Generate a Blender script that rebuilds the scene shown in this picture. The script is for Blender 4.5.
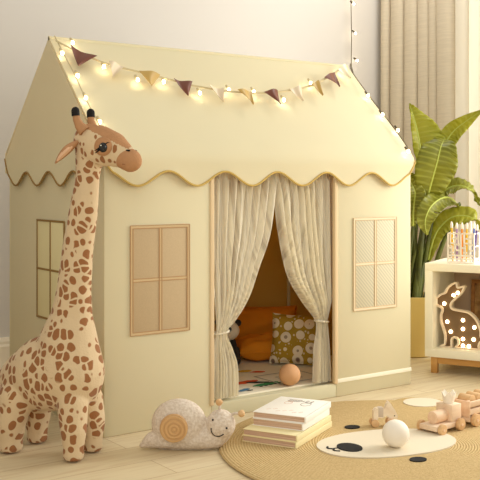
import bpy, bmesh, math, random
from mathutils import Vector, Matrix, noise
random.seed(7)
C = bpy.context.scene.collection
S = bpy.context.scene
PI = math.pi
for o in list(bpy.data.objects):
    bpy.data.objects.remove(o)

# ------------------------------------------------------------------ camera
cd = bpy.data.cameras.new('camera')
cam = bpy.data.objects.new('camera', cd); C.objects.link(cam)
cam.location = (-1.368, -2.643, 0.80)
cam.rotation_euler = (PI / 2, 0, -math.radians(35.6))
cd.sensor_width = 36; cd.lens = 939 / 480 * 36
cd.shift_y = (183 - 240) / 480
S.camera = cam

# ------------------------------------------------------------------ light
wd = bpy.data.worlds.new('world'); S.world = wd; wd.use_nodes = True
nt = wd.node_tree
bg = nt.nodes['Background']
bg.inputs['Color'].default_value = (1.0, 0.962, 0.862, 1)
bg.inputs['Strength'].default_value = 0.68

def area(name, loc, target, sx, sy, power, col):
    l = bpy.data.lights.new(name, 'AREA'); l.shape = 'RECTANGLE'
    l.size = sx; l.size_y = sy; l.energy = power; l.color = col
    o = bpy.data.objects.new(name, l); C.objects.link(o); o.location = loc
    o.rotation_euler = (Vector(target) - Vector(loc)).to_track_quat('-Z', 'Y').to_euler()
    return o
area('window_daylight', (2.62, -0.85, 1.10), (0.9, -0.25, 0.15), 1.2, 1.2, 46, (1.0, 0.985, 0.925))
area('facing_window_daylight', (-1.9, -3.2, 1.65), (1.3, 0.6, 0.95), 0.9, 0.9, 19, (1.0, 0.975, 0.885))
area('sheer_window_daylight', (2.95, 0.35, 1.45), (1.9, 0.45, 1.3), 0.9, 1.5, 10, (1.0, 0.97, 0.91))
area('added_corner_fill', (2.0, 0.45, 2.75), (2.1, 0.95, 0.9), 0.5, 0.5, 14, (1.0, 0.975, 0.92))  # added fill with no fixture, brightens wall, drape and plant at right

S.view_settings.view_transform = 'Standard'
S.view_settings.look = 'None'
S.view_settings.exposure = 0.19
S.view_settings.gamma = 1
S.view_settings.use_curve_mapping = False

# ------------------------------------------------------------------ materials
def lin(r, g, b):
    f = lambda v: (v / 255 / 12.92) if v <= 10 else ((v / 255 + 0.055) / 1.055) ** 2.4
    return (f(r), f(g), f(b), 1)

def mat(name, col, rough=0.85, bump=0.0, bscale=200, var=0.0, vscale=8, col2=None, transl=0.0, tcol=None, alpha=1.0, spec=0.3, stretch=None, sheen=0.0):
    m = bpy.data.materials.new(name); m.use_nodes = True
    t = m.node_tree; n = t.nodes; L = t.links
    p = n['Principled BSDF']; out = n['Material Output']
    c = lin(*col)
    p.inputs['Roughness'].default_value = rough
    p.inputs['Specular IOR Level'].default_value = spec
    if sheen:
        p.inputs['Sheen Weight'].default_value = sheen
    tc = n.new('ShaderNodeTexCoord')
    vec = tc.outputs['Object']
    if stretch:
        mp = n.new('ShaderNodeMapping'); mp.inputs['Scale'].default_value = stretch
        L.new(vec, mp.inputs['Vector']); vec = mp.outputs['Vector']
    csock = None
    if var or col2:
        nz = n.new('ShaderNodeTexNoise'); nz.inputs['Scale'].default_value = vscale; nz.inputs['Detail'].default_value = 4
        L.new(vec, nz.inputs['Vector'])
        mx = n.new('ShaderNodeMix'); mx.data_type = 'RGBA'
        mx.inputs[6].default_value = c
        mx.inputs[7].default_value = lin(*col2) if col2 else tuple(v * (1 - var) for v in c[:3]) + (1,)
        rp = n.new('ShaderNodeMapRange'); rp.inputs['From Min'].default_value = 0.35; rp.inputs['From Max'].default_value = 0.65
        L.new(nz.outputs['Fac'], rp.inputs['Value']); L.new(rp.outputs['Result'], mx.inputs[0])
        csock = mx.outputs[2]; L.new(csock, p.inputs['Base Color'])
    else:
        p.inputs['Base Color'].default_value = c
    bsock = None
    if bump:
        nb = n.new('ShaderNodeTexNoise'); nb.inputs['Scale'].default_value = bscale; nb.inputs['Detail'].default_value = 3
        L.new(vec, nb.inputs['Vector'])
        b = n.new('ShaderNodeBump'); b.inputs['Strength'].default_value = bump; b.inputs['Distance'].default_value = 0.003
        L.new(nb.outputs['Fac'], b.inputs['Height']); L.new(b.outputs['Normal'], p.inputs['Normal'])
    last = p.outputs['BSDF']
    if transl:
        tr = n.new('ShaderNodeBsdfTranslucent'); tr.inputs['Color'].default_value = lin(*(tcol or col))
        ms = n.new('ShaderNodeMixShader'); ms.inputs[0].default_value = transl
        L.new(last, ms.inputs[1]); L.new(tr.outputs[0], ms.inputs[2]); last = ms.outputs[0]
    if alpha < 1:
        tp = n.new('ShaderNodeBsdfTransparent')
        ms = n.new('ShaderNodeMixShader'); ms.inputs[0].default_value = alpha
        L.new(tp.outputs[0], ms.inputs[1]); L.new(last, ms.inputs[2]); last = ms.outputs[0]
    L.new(last, out.inputs['Surface'])
    return m

def emis(name, col, strength):
    m = bpy.data.materials.new(name); m.use_nodes = True
    p = m.node_tree.nodes['Principled BSDF']
    p.inputs['Base Color'].default_value = lin(*col)
    p.inputs['Emission Color'].default_value = lin(*col)
    p.inputs['Emission Strength'].default_value = strength
    return m

def wood(name, c1, c2, scale=(3, 40, 40), rough=0.6):
    return mat(name, c1, rough, 0.05, 60, col2=c2, vscale=1.0, stretch=scale, spec=0.25)

def floor_material():
    m = bpy.data.materials.new('oak_planks'); m.use_nodes = True
    t = m.node_tree; n = t.nodes; L = t.links; p = n['Principled BSDF']
    tc = n.new('ShaderNodeTexCoord')
    br = n.new('ShaderNodeTexBrick'); br.offset = 0.37; br.offset_frequency = 2
    br.inputs['Scale'].default_value = 1; br.inputs['Brick Width'].default_value = 1.3; br.inputs['Row Height'].default_value = 0.145
    br.inputs['Mortar Size'].default_value = 0.0012; br.inputs['Mortar Smooth'].default_value = 0.2
    br.inputs['Color1'].default_value = lin(222, 206, 172); br.inputs['Color2'].default_value = lin(213, 195, 158)
    br.inputs['Mortar'].default_value = lin(172, 142, 104)
    L.new(tc.outputs['Object'], br.inputs['Vector'])
    mp = n.new('ShaderNodeMapping'); mp.inputs['Scale'].default_value = (2.0, 26, 1)
    L.new(tc.outputs['Object'], mp.inputs['Vector'])
    nz = n.new('ShaderNodeTexNoise'); nz.inputs['Scale'].default_value = 2.2; nz.inputs['Detail'].default_value = 6; nz.inputs['Distortion'].default_value = 0.6
    L.new(mp.outputs['Vector'], nz.inputs['Vector'])
    rp = n.new('ShaderNodeMapRange'); rp.inputs['From Min'].default_value = 0.45; rp.inputs['From Max'].default_value = 0.75; rp.inputs['To Max'].default_value = 0.55
    L.new(nz.outputs['Fac'], rp.inputs['Value'])
    mx = n.new('ShaderNodeMix'); mx.data_type = 'RGBA'; mx.inputs[7].default_value = lin(190, 158, 116)
    L.new(rp.outputs['Result'], mx.inputs[0]); L.new(br.outputs['Color'], mx.inputs[6]); L.new(mx.outputs[2], p.inputs['Base Color'])
    p.inputs['Roughness'].default_value = 0.5; p.inputs['Specular IOR Level'].default_value = 0.3
    return m

def jute_material():
    m = bpy.data.materials.new('coiled_jute'); m.use_nodes = True
    t = m.node_tree; n = t.nodes; L = t.links; p = n['Principled BSDF']
    tc = n.new('ShaderNodeTexCoord')
    wv = n.new('ShaderNodeTexWave'); wv.wave_type = 'RINGS'; wv.rings_direction = 'Z'
    wv.inputs['Scale'].default_value = 38; wv.inputs['Distortion'].default_value = 1.2; wv.inputs['Detail'].default_value = 2; wv.inputs['Detail Scale'].default_value = 12
    L.new(tc.outputs['Object'], wv.inputs['Vector'])
    nz = n.new('ShaderNodeTexNoise'); nz.inputs['Scale'].default_value = 150; nz.inputs['Detail'].default_value = 3
    L.new(tc.outputs['Object'], nz.inputs['Vector'])
    ad = n.new('ShaderNodeMath'); ad.operation = 'MULTIPLY_ADD'; ad.inputs[1].default_value = 1.6
    L.new(nz.outputs['Fac'], ad.inputs[0]); L.new(wv.outputs['Fac'], ad.inputs[2])
    rp = n.new('ShaderNodeMapRange'); rp.inputs['From Min'].default_value = 0.45; rp.inputs['From Max'].default_value = 2.0
    L.new(ad.outputs[0], rp.inputs['Value'])
    mx = n.new('ShaderNodeMix'); mx.data_type = 'RGBA'
    mx.inputs[6].default_value = lin(184, 151, 98); mx.inputs[7].default_value = lin(218, 191, 140)
    L.new(rp.outputs['Result'], mx.inputs[0]); L.new(mx.outputs[2], p.inputs['Base Color'])
    b = n.new('ShaderNodeBump'); b.inputs['Strength'].default_value = 0.6; b.inputs['Distance'].default_value = 0.004
    L.new(ad.outputs[0], b.inputs['Height']); L.new(b.outputs['Normal'], p.inputs['Normal'])
    p.inputs['Roughness'].default_value = 0.9; p.inputs['Specular IOR Level'].default_value = 0.15
    return m

def spots_material(name='spotted_plush', size=0.37):
    m = bpy.data.materials.new(name); m.use_nodes = True
    t = m.node_tree; n = t.nodes; L = t.links; p = n['Principled BSDF']
    tc = n.new('ShaderNodeTexCoord')
    dn = n.new('ShaderNodeTexNoise'); dn.inputs['Scale'].default_value = 22; dn.inputs['Detail'].default_value = 1
    L.new(tc.outputs['Object'], dn.inputs['Vector'])
    sub = n.new('ShaderNodeVectorMath'); sub.operation = 'SUBTRACT'; sub.inputs[1].default_value = (0.5, 0.5, 0.5)
    L.new(dn.outputs['Color'], sub.inputs[0])
    sc = n.new('ShaderNodeVectorMath'); sc.operation = 'SCALE'; sc.inputs['Scale'].default_value = 0.022
    L.new(sub.outputs[0], sc.inputs[0])
    ad = n.new('ShaderNodeVectorMath'); ad.operation = 'ADD'
    L.new(tc.outputs['Object'], ad.inputs[0]); L.new(sc.outputs[0], ad.inputs[1])
    mp = n.new('ShaderNodeMapping'); mp.inputs['Scale'].default_value = (1.1, 0.55, 0.85)
    L.new(ad.outputs[0], mp.inputs['Vector'])
    vo = n.new('ShaderNodeTexVoronoi'); vo.feature = 'F1'; vo.inputs['Scale'].default_value = 40; vo.inputs['Randomness'].default_value = 0.75
    L.new(mp.outputs['Vector'], vo.inputs['Vector'])
    se = n.new('ShaderNodeSeparateColor'); L.new(vo.outputs['Color'], se.inputs[0])
    th = n.new('ShaderNodeMath'); th.operation = 'MULTIPLY_ADD'; th.inputs[1].default_value = 0.20; th.inputs[2].default_value = size
    L.new(se.outputs[0], th.inputs[0])
    ve = n.new('ShaderNodeTexVoronoi'); ve.feature = 'DISTANCE_TO_EDGE'; ve.inputs['Scale'].default_value = 40; ve.inputs['Randomness'].default_value = 0.75
    L.new(mp.outputs['Vector'], ve.inputs['Vector'])
    eg = n.new('ShaderNodeMath'); eg.operation = 'SUBTRACT'; eg.inputs[1].default_value = 0.085; L.new(ve.outputs['Distance'], eg.inputs[0])
    df0 = n.new('ShaderNodeMath'); df0.operation = 'SUBTRACT'; L.new(th.outputs[0], df0.inputs[0])
    df = n.new('ShaderNodeMath'); df.operation = 'MINIMUM'; L.new(eg.outputs[0], df.inputs[1])
    L.new(df0.outputs[0], df.inputs[0]); L.new(vo.outputs['Distance'], df0.inputs[1])
    rp = n.new('ShaderNodeMapRange'); rp.inputs['From Min'].default_value = -0.02; rp.inputs['From Max'].default_value = 0.03
    L.new(df.outputs[0], rp.inputs['Value'])
    mx = n.new('ShaderNodeMix'); mx.data_type = 'RGBA'
    mx.inputs[6].default_value = lin(214, 189, 152); mx.inputs[7].default_value = lin(152, 102, 64)
    L.new(rp.outputs['Result'], mx.inputs[0]); L.new(mx.outputs[2], p.inputs['Base Color'])
    nb = n.new('ShaderNodeTexNoise'); nb.inputs['Scale'].default_value = 170; nb.inputs['Detail'].default_value = 2
    L.new(tc.outputs['Object'], nb.inputs['Vector'])
    b = n.new('ShaderNodeBump'); b.inputs['Strength'].default_value = 0.5; b.inputs['Distance'].default_value = 0.003
    L.new(nb.outputs['Fac'], b.inputs['Height']); L.new(b.outputs['Normal'], p.inputs['Normal'])
    p.inputs['Roughness'].default_value = 0.95; p.inputs['Specular IOR Level'].default_value = 0.1; p.inputs['Sheen Weight'].default_value = 0.15
    return m

def rings_material(name, c1, c2, scale, axis='Y', center=(0, 0, 0), distort=1.0):
    m = bpy.data.materials.new(name); m.use_nodes = True
    t = m.node_tree; n = t.nodes; L = t.links; p = n['Principled BSDF']
    tc = n.new('ShaderNodeTexCoord')
    mp = n.new('ShaderNodeMapping'); mp.inputs['Location'].default_value = tuple(-v for v in center)
    L.new(tc.outputs['Object'], mp.inputs['Vector'])
    wv = n.new('ShaderNodeTexWave'); wv.wave_type = 'RINGS'; wv.rings_direction = axis; wv.inputs['Scale'].default_value = scale
    wv.inputs['Distortion'].default_value = distort; wv.inputs['Detail'].default_value = 1
    L.new(mp.outputs['Vector'], wv.inputs['Vector'])
    mx = n.new('ShaderNodeMix'); mx.data_type = 'RGBA'; mx.inputs[6].default_value = lin(*c1); mx.inputs[7].default_value = lin(*c2)
    L.new(wv.outputs['Fac'], mx.inputs[0]); L.new(mx.outputs[2], p.inputs['Base Color'])
    p.inputs['Roughness'].default_value = 0.6
    return m

def stripes_material(name, c1, c2, scale, direction):
    m = bpy.data.materials.new(name); m.use_nodes = True
    t = m.node_tree; n = t.nodes; L = t.links; p = n['Principled BSDF']
    tc = n.new('ShaderNodeTexCoord')
    wv = n.new('ShaderNodeTexWave'); wv.wave_type = 'BANDS'; wv.bands_direction = direction; wv.inputs['Scale'].default_value = scale
    L.new(tc.outputs['Object'], wv.inputs['Vector'])
    mx = n.new('ShaderNodeMix'); mx.data_type = 'RGBA'; mx.inputs[6].default_value = lin(*c1); mx.inputs[7].default_value = lin(*c2)
    L.new(wv.outputs['Fac'], mx.inputs[0]); L.new(mx.outputs[2], p.inputs['Base Color'])
    p.inputs['Roughness'].default_value = 0.9
    return m

def flower_material():
    m = bpy.data.materials.new('flower_print_cotton'); m.use_nodes = True
    t = m.node_tree; n = t.nodes; L = t.links; p = n['Principled BSDF']
    tc = n.new('ShaderNodeTexCoord')
    mp = n.new('ShaderNodeMapping'); mp.inputs['Scale'].default_value = (1, 0.05, 1)
    L.new(tc.outputs['Object'], mp.inputs['Vector'])
    vo = n.new('ShaderNodeTexVoronoi'); vo.inputs['Scale'].default_value = 20; vo.inputs['Randomness'].default_value = 0.4
    L.new(mp.outputs['Vector'], vo.inputs['Vector'])
    cr = n.new('ShaderNodeValToRGB'); cr.color_ramp.interpolation = 'CONSTANT'
    e = cr.color_ramp.elements
    e[0].position = 0; e[0].color = lin(120, 100, 88)
    e[1].position = 0.14; e[1].color = lin(168, 148, 122)
    for pos, c in ((0.20, (238, 224, 196)), (0.46, (178, 144, 50))):
        x = e.new(pos); x.color = lin(*c)
    L.new(vo.outputs['Distance'], cr.inputs[0])
    v2 = n.new('ShaderNodeTexVoronoi'); v2.inputs['Scale'].default_value = 64; v2.inputs['Randomness'].default_value = 0.9
    L.new(mp.outputs['Vector'], v2.inputs['Vector'])
    lt = n.new('ShaderNodeMath'); lt.operation = 'LESS_THAN'; lt.inputs[1].default_value = 0.26; L.new(v2.outputs['Distance'], lt.inputs[0])
    g = n.new('ShaderNodeMath'); g.operation = 'GREATER_THAN'; g.inputs[1].default_value = 0.52; L.new(vo.outputs['Distance'], g.inputs[0])
    mu = n.new('ShaderNodeMath'); mu.operation = 'MULTIPLY'; L.new(lt.outputs[0], mu.inputs[0]); L.new(g.outputs[0], mu.inputs[1])
    mx = n.new('ShaderNodeMix'); mx.data_type = 'RGBA'; mx.inputs[7].default_value = lin(226, 212, 180)
    L.new(mu.outputs[0], mx.inputs[0]); L.new(cr.outputs[0], mx.inputs[6]); L.new(mx.outputs[2], p.inputs['Base Color'])
    p.inputs['Roughness'].default_value = 0.95; p.inputs['Specular IOR Level'].default_value = 0.1
    return m

TENT = mat('cream_canvas', (243, 237, 202), 0.9, 0.05, 420, var=0.02, vscale=5, transl=0.30, tcol=(244, 206, 92), spec=0.12)
GOLDPIPE = mat('gold_piping', (200, 168, 92), 0.8)
BROWNPIPE = mat('brown_piping', (150, 116, 60), 0.8)
STITCH = mat('tan_stitch', (182, 142, 100), 0.9)
STITCHPALE = mat('pale_tan_stitch', (214, 186, 146), 0.9)
STITCHDARK = mat('brown_stitch', (146, 114, 64), 0.9)
TRIM = mat('tan_binding', (222, 196, 156), 0.85)
WHITEHEM = mat('white_hem', (252, 246, 224), 0.85)
NETGREY = mat('beige_net', (196, 172, 136), 0.95, 0.1, 600, var=0.06, vscale=300)
NETSTRIPE = stripes_material('striped_net', (192, 184, 158), (216, 206, 176), 42, 'DIAGONAL')
VOILE = mat('voile', (255, 250, 234), 0.9, 0.05, 300, transl=0.35, tcol=(255, 246, 224), alpha=0.82, spec=0.1, var=0.05, vscale=30)
WALL = mat('plaster', (213, 207, 200), 0.95, 0.02, 90, spec=0.1)
PAINT = mat('white_paint', (240, 228, 206), 0.6)
LINEN = mat('linen_drape', (220, 206, 182), 0.95, 0.25, 30, var=0.1, vscale=3, stretch=(4, 4, 90), spec=0.1, transl=0.12)
_t = VOILE.node_tree; _n = _t.nodes
_ms = [x for x in _n if x.type == 'MIX_SHADER'][-1]            # the clear gaps between gathered threads
_tc = _n.new('ShaderNodeTexCoord'); _mp = _n.new('ShaderNodeMapping'); _mp.inputs['Scale'].default_value = (105, 3, 1.0)
_nz = _n.new('ShaderNodeTexNoise'); _nz.inputs['Scale'].default_value = 1.0; _nz.inputs['Detail'].default_value = 2
_rg = _n.new('ShaderNodeMapRange'); _rg.inputs['From Min'].default_value = 0.38; _rg.inputs['From Max'].default_value = 0.58; _rg.inputs['To Min'].default_value = 0.38; _rg.inputs['To Max'].default_value = 0.88
_t.links.new(_tc.outputs['Object'], _mp.inputs['Vector']); _t.links.new(_mp.outputs['Vector'], _nz.inputs['Vector']); _t.links.new(_nz.outputs['Fac'], _rg.inputs['Value']); _t.links.new(_rg.outputs['Result'], _ms.inputs[0])
SHEER = mat('sheer_net', (238, 232, 218), 0.95, transl=0.55, alpha=0.85, spec=0.05)
FLOOR = floor_material()
JUTE = jute_material()
FELTCREAM = mat('cream_felt', (226, 213, 188), 0.95, 0.2, 250, spec=0.1)
BLACK = mat('black_felt', (26, 22, 20), 0.8)
GLOSSBLACK = mat('gloss_black', (14, 12, 12), 0.15, spec=0.6)
SPOTS = spots_material()
SPOTSFACE = spots_material('lightly_spotted_plush', 0.24)
TANPLUSH = mat('tan_plush', (186, 138, 98), 0.95, 0.6, 170, spec=0.1, var=0.08, vscale=40)
PINKPLUSH = mat('pink_plush', (222, 180, 144), 0.95, 0.4, 240, spec=0.1)
SOLE = mat('sole_plush', (206, 170, 122), 0.95)
BOUCLE = mat('oatmeal_boucle', (228, 214, 198), 0.97, 0.9, 170, col2=(206, 188, 168), vscale=130, spec=0.1)
RAWWOOD = wood('beech', (226, 188, 140), (208, 164, 114), (4, 40, 40))
PALEWOOD = wood('pale_beech', (240, 208, 176), (228, 190, 154), (4, 40, 40))
PINKWOOD = wood('pinkish_maple', (238, 212, 182), (226, 194, 162), (3, 30, 30))
CREAMWOOD = wood('bleached_wood', (246, 228, 200), (238, 216, 186), (4, 40, 40))
OAK = wood('oak_base', (214, 164, 98), (194, 142, 78), (4, 30, 30))
WHITEWOOD = mat('white_lacquer', (250, 243, 220), 0.5, spec=0.3)
BACKPANEL = mat('taupe_panel', (206, 176, 146), 0.8)
LAMPFACE = mat('lamp_face', (116, 92, 64), 0.7)
BULB = emis('warm_bulb', (255, 238, 200), 30)
LAMPBULB = emis('lamp_bulb', (255, 232, 190), 7)
CABLE = mat('cable', (96, 84, 60), 0.6)
LIGHTCABLE = mat('clear_cable', (206, 186, 140), 0.5)
SATBROWN = mat('brown_satin', (112, 60, 40), 0.45, spec=0.3)
SATBEIGE = mat('beige_satin', (226, 204, 170), 0.42, spec=0.4)
SATGOLD = mat('gold_satin', (192, 156, 82), 0.42, spec=0.35)
SATCREAM = mat('cream_satin', (244, 228, 190), 0.35, spec=0.6)
ORANGE = mat('mustard_cotton', (216, 134, 34), 0.95, 0.15, 200, spec=0.1, var=0.08, vscale=12)
FLOWERS = flower_material()
LEAF = mat('banana_leaf', (142, 140, 38), 0.42, 0.1, 30, col2=(104, 106, 24), vscale=5, transl=0.3, tcol=(190, 190, 36), spec=0.4)
LEAFLIGHT = mat('young_leaf', (166, 164, 46), 0.42, 0.1, 30, col2=(134, 138, 32), vscale=6, transl=0.34, tcol=(206, 200, 50), spec=0.4)
for m_ in (LEAF, LEAFLIGHT):
    t = m_.node_tree; n = t.nodes; L = t.links; p = n['Principled BSDF']
    src = p.inputs['Base Color'].links[0].from_socket
    at = n.new('ShaderNodeAttribute'); at.attribute_name = 'vein'
    si = n.new('ShaderNodeMath'); si.operation = 'SINE'; L.new(at.outputs['Fac'], si.inputs[0])
    rg = n.new('ShaderNodeMapRange'); rg.inputs['From Min'].default_value = 0.2; rg.inputs['From Max'].default_value = 1.0; rg.inputs['To Max'].default_value = 0.36; L.new(si.outputs[0], rg.inputs['Value'])
    mx = n.new('ShaderNodeMix'); mx.data_type = 'RGBA'; mx.inputs[7].default_value = lin(188, 188, 84)
    L.new(rg.outputs['Result'], mx.inputs[0]); L.new(src, mx.inputs[6]); L.new(mx.outputs[2], p.inputs['Base Color'])
RIB = mat('leaf_rib', (176, 184, 82), 0.45)
STEMG = mat('leaf_stalk', (92, 98, 34), 0.5, col2=(64, 66, 26), vscale=9)
POT = mat('cream_pot', (226, 200, 128), 0.55, spec=0.3)
SOIL = mat('soil', (64, 48, 34), 0.95, 0.8, 60)
PAPER = mat('white_cover', (248, 243, 232), 0.6)
PAGES = mat('page_edges', (222, 192, 166), 0.9, 0.3, 10, col2=(184, 146, 122), vscale=2.2, stretch=(2, 2, 420))
CREAMCOVER = mat('cream_cover', (240, 226, 176), 0.6)
INK = mat('grey_ink', (150, 140, 130), 0.8)
INKPINK = mat('pink_ink', (222, 184, 160), 0.8)
BALLWHITE = mat('white_ball', (246, 236, 220), 0.6)
BALLPINK = mat('peach_ball', (222, 170, 122), 0.6, var=0.06, vscale=20)
MATW = mat('play_mat_white', (240, 230, 204), 0.85)

# ------------------------------------------------------------------ helpers
class MB:
    """collects shapes (vertices, faces, material slots) for ONE mesh"""
    def __init__(s):
        s.v = []; s.f = []; s.m = []; s.cur = 0
    def add(s, vs, fs, M=None):
        b = len(s.v)
        for v in vs:
            v = Vector(v); s.v.append(M @ v if M else v)
        for f in fs:
            s.f.append([b + i for i in f]); s.m.append(s.cur)
        return s
    def mat(s, i):
        s.cur = i; return s
    def box(s, lo, hi, bev=0.0, M=None, seg=2):
        bm = bmesh.new(); bmesh.ops.create_cube(bm, size=1)
        c = [(a + b) / 2 for a, b in zip(lo, hi)]; d = [b - a for a, b in zip(lo, hi)]
        for v in bm.verts:
            v.co = Vector((c[0] + v.co.x * d[0], c[1] + v.co.y * d[1], c[2] + v.co.z * d[2]))
        if bev:
            bmesh.ops.bevel(bm, geom=bm.edges[:], offset=bev, segments=seg, affect='EDGES', profile=0.5)
        bm.verts.index_update()
        s.add([v.co.copy() for v in bm.verts], [[v.index for v in f.verts] for f in bm.faces], M); bm.free()
        return s
    def ball(s, c, r, nu=24, nv=14, M=None):
        r = (r, r, r) if not hasattr(r, '__len__') else r
        vs = [(0, 0, 1)]; fs = []
        for j in range(1, nv):
            a = PI * j / nv
            for i in range(nu):
                b = 2 * PI * i / nu
                vs.append((math.sin(a) * math.cos(b), math.sin(a) * math.sin(b), math.cos(a)))
        vs.append((0, 0, -1)); n = len(vs) - 1
        for i in range(nu):
            fs.append([0, 1 + i, 1 + (i + 1) % nu])
            for j in range(nv - 2):
                p = 1 + j * nu
                fs.append([p + i, p + nu + i, p + nu + (i + 1) % nu, p + (i + 1) % nu])
            p = 1 + (nv - 2) * nu
            fs.append([p + i, n, p + (i + 1) % nu])
        T = Matrix.Translation(c) @ (M or Matrix()) @ Matrix.Diagonal((r[0], r[1], r[2], 1))
        return s.add(vs, fs, T)
    def tube(s, pts, rad, n=10, closed=False, flat=None):
        pts = [Vector(p) for p in pts]; N = len(pts)
        rad = [rad] * N if not hasattr(rad, '__len__') else rad
        vs = []; fs = []; up = None
        for k, p in enumerate(pts):
            if closed: t = pts[(k + 1) % N] - pts[k - 1]
            else: t = pts[min(k + 1, N - 1)] - pts[max(k - 1, 0)]
            t.normalize()
            if up is None:
                up = Vector((0, 0, 1)) if abs(t.z) < 0.9 else Vector((1, 0, 0))
            x = up.cross(t)
            if x.length < 1e-4: x = Vector((1, 0, 0)).cross(t)
            x.normalize(); y = t.cross(x); up = y
            for i in range(n):
                a = 2 * PI * i / n
                vs.append(p + x * math.cos(a) * rad[k] + y * math.sin(a) * rad[k] * (flat or 1))
        for k in range(N if closed else N - 1):
            q = (k + 1) % N
            for i in range(n):
                j = (i + 1) % n
                fs.append([k * n + i, k * n + j, q * n + j, q * n + i])
        if not closed:
            fs.append(list(range(n))[::-1]); fs.append([(N - 1) * n + i for i in range(n)])
        return s.add(vs, fs)
    def cyl(s, p0, p1, r, n=24, bev=0.0, r1=None):
        r1 = r if r1 is None else r1
        p0 = Vector(p0); p1 = Vector(p1); d = (p1 - p0).normalized()
        if bev:
            return s.tube([p0, p0 + d * bev * .3, p0 + d * bev, p1 - d * bev, p1 - d * bev * .3, p1], [r - bev, r - bev * .3, r, r1, r1 - bev * .3, r1 - bev], n)
        return s.tube([p0, p1], [r, r1], n)
    def lathe(s, prof, c=(0, 0, 0), n=32):
        vs = []; fs = []
        for r, z in prof:
            for i in range(n):
                a = 2 * PI * i / n
                vs.append((c[0] + r * math.cos(a), c[1] + r * math.sin(a), c[2] + z))
        for k in range(len(prof) - 1):
            for i in range(n):
                j = (i + 1) % n
                fs.append([k * n + i, k * n + j, (k + 1) * n + j, (k + 1) * n + i])
        return s.add(vs, fs)
    def sheet(s, fn, nu, nv):
        vs = [fn(i / nu, j / nv) for j in range(nv + 1) for i in range(nu + 1)]; fs = []
        for j in range(nv):
            for i in range(nu):
                a = j * (nu + 1) + i
                fs.append([a, a + 1, a + nu + 2, a + nu + 1])
        return s.add(vs, fs)
    def slab(s, fn, nu, nv, off):
        """two-sided sheet of real thickness; off is a vector"""
        off = Vector(off)
        b = len(s.v)
        s.sheet(fn, nu, nv)
        s.sheet(lambda u, v: Vector(fn(u, v)) + off, nu, nv)
        n1 = (nu + 1) * (nv + 1)
        ring = [i for i in range(nu + 1)] + [j * (nu + 1) + nu for j in range(1, nv + 1)] + [nv * (nu + 1) + i for i in range(nu - 1, -1, -1)] + [j * (nu + 1) for j in range(nv - 1, 0, -1)]
        for k in range(len(ring)):
            a, c = ring[k], ring[(k + 1) % len(ring)]
            s.f.append([b + a, b + c, b + n1 + c, b + n1 + a]); s.m.append(s.cur)
        return s
    def prism(s, poly, axis_fn, t0, t1):
        """polygon (2-D points) extruded; axis_fn(a, b, t) gives the 3-D point"""
        n = len(poly)
        vs = [axis_fn(a, b, t0) for a, b in poly] + [axis_fn(a, b, t1) for a, b in poly]
        fs = [list(range(n))[::-1], [n + i for i in range(n)]] + [[i, (i + 1) % n, n + (i + 1) % n, n + i] for i in range(n)]
        return s.add(vs, fs)
    def mesh(s, name):
        me = bpy.data.meshes.new(name)
        me.from_pydata([tuple(v) for v in s.v], [], s.f)
        me.polygons.foreach_set('material_index', s.m)
        me.update()
        bm = bmesh.new(); bm.from_mesh(me); bmesh.ops.recalc_face_normals(bm, faces=bm.faces); bm.to_mesh(me); bm.free()
        return me

def link(name, me, mats, parent=None, smooth=True, loc=None):
    if not isinstance(mats, (list, tuple)): mats = [mats]
    for m in mats: me.materials.append(m)
    if smooth:
        me.polygons.foreach_set('use_smooth', [True] * len(me.polygons))
        try: me.set_sharp_from_angle(angle=math.radians(38))
        except Exception: pass
    o = bpy.data.objects.new(name, me); C.objects.link(o)
    if parent: o.parent = parent
    if loc: o.location = loc
    return o
def part(name, mb, mats, parent=None, smooth=True, loc=None):
    return link(name, mb.mesh(name), mats, parent, smooth, loc)
def tag(o, label, cat, group=None):
    o['label'] = label; o['category'] = cat
    if group: o['group'] = group
    return o
def thing(name, label, cat, loc=(0, 0, 0), rz=0.0, group=None):
    o = bpy.data.objects.new(name, None); C.objects.link(o); o.empty_display_size = 0.05
    o.location = loc; o.rotation_euler = (0, 0, rz)
    return tag(o, label, cat, group)
def struct(name, mb, m):
    o = part(name, mb, m, smooth=False); o['kind'] = 'structure'; return o
def remeshed(mb, voxel, smooth=6, name='body'):
    """fuse overlapping shapes into one continuous skin"""
    me = mb.mesh('tmp'); o = bpy.data.objects.new('tmp', me); C.objects.link(o)
    r = o.modifiers.new('r', 'REMESH'); r.mode = 'VOXEL'; r.voxel_size = voxel
    sm = o.modifiers.new('s', 'SMOOTH'); sm.factor = 0.5; sm.iterations = smooth
    dg = bpy.context.evaluated_depsgraph_get(); dg.update()
    out = bpy.data.meshes.new_from_object(o.evaluated_get(dg)); out.name = name
    bpy.data.objects.remove(o); bpy.data.meshes.remove(me)
    out.materials.clear()
    return out
def chain(mb, pts, step=0.012, lat=1.0):
    """spheres strung along (x, y, z, r) points; lat squeezes them sideways"""
    for a, b in zip(pts, pts[1:]):
        a = Vector(a); b = Vector(b)
        n = max(1, int((b - a).to_3d().length / step))
        for k in range(n + 1):
            q = a.lerp(b, k / n)
            mb.ball(q.to_3d(), (q[3], q[3] * lat, q[3]), 20, 12)
def curve_pts(pts, n):
    """Catmull-Rom through points of any dimension"""
    P = [tuple(p) for p in pts]; P = [P[0]] + P + [P[-1]]; out = []
    segs = len(P) - 3
    for k in range(n + 1):
        t = k / n * segs; i = min(int(t), segs - 1); t -= i
        a, b, c, d = P[i:i + 4]
        out.append(tuple(0.5 * (2 * q + (r - p) * t + (2 * p - 5 * q + 4 * r - s_) * t * t + (3 * q - p - 3 * r + s_) * t ** 3) for p, q, r, s_ in zip(a, b, c, d)))
    return out

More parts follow.
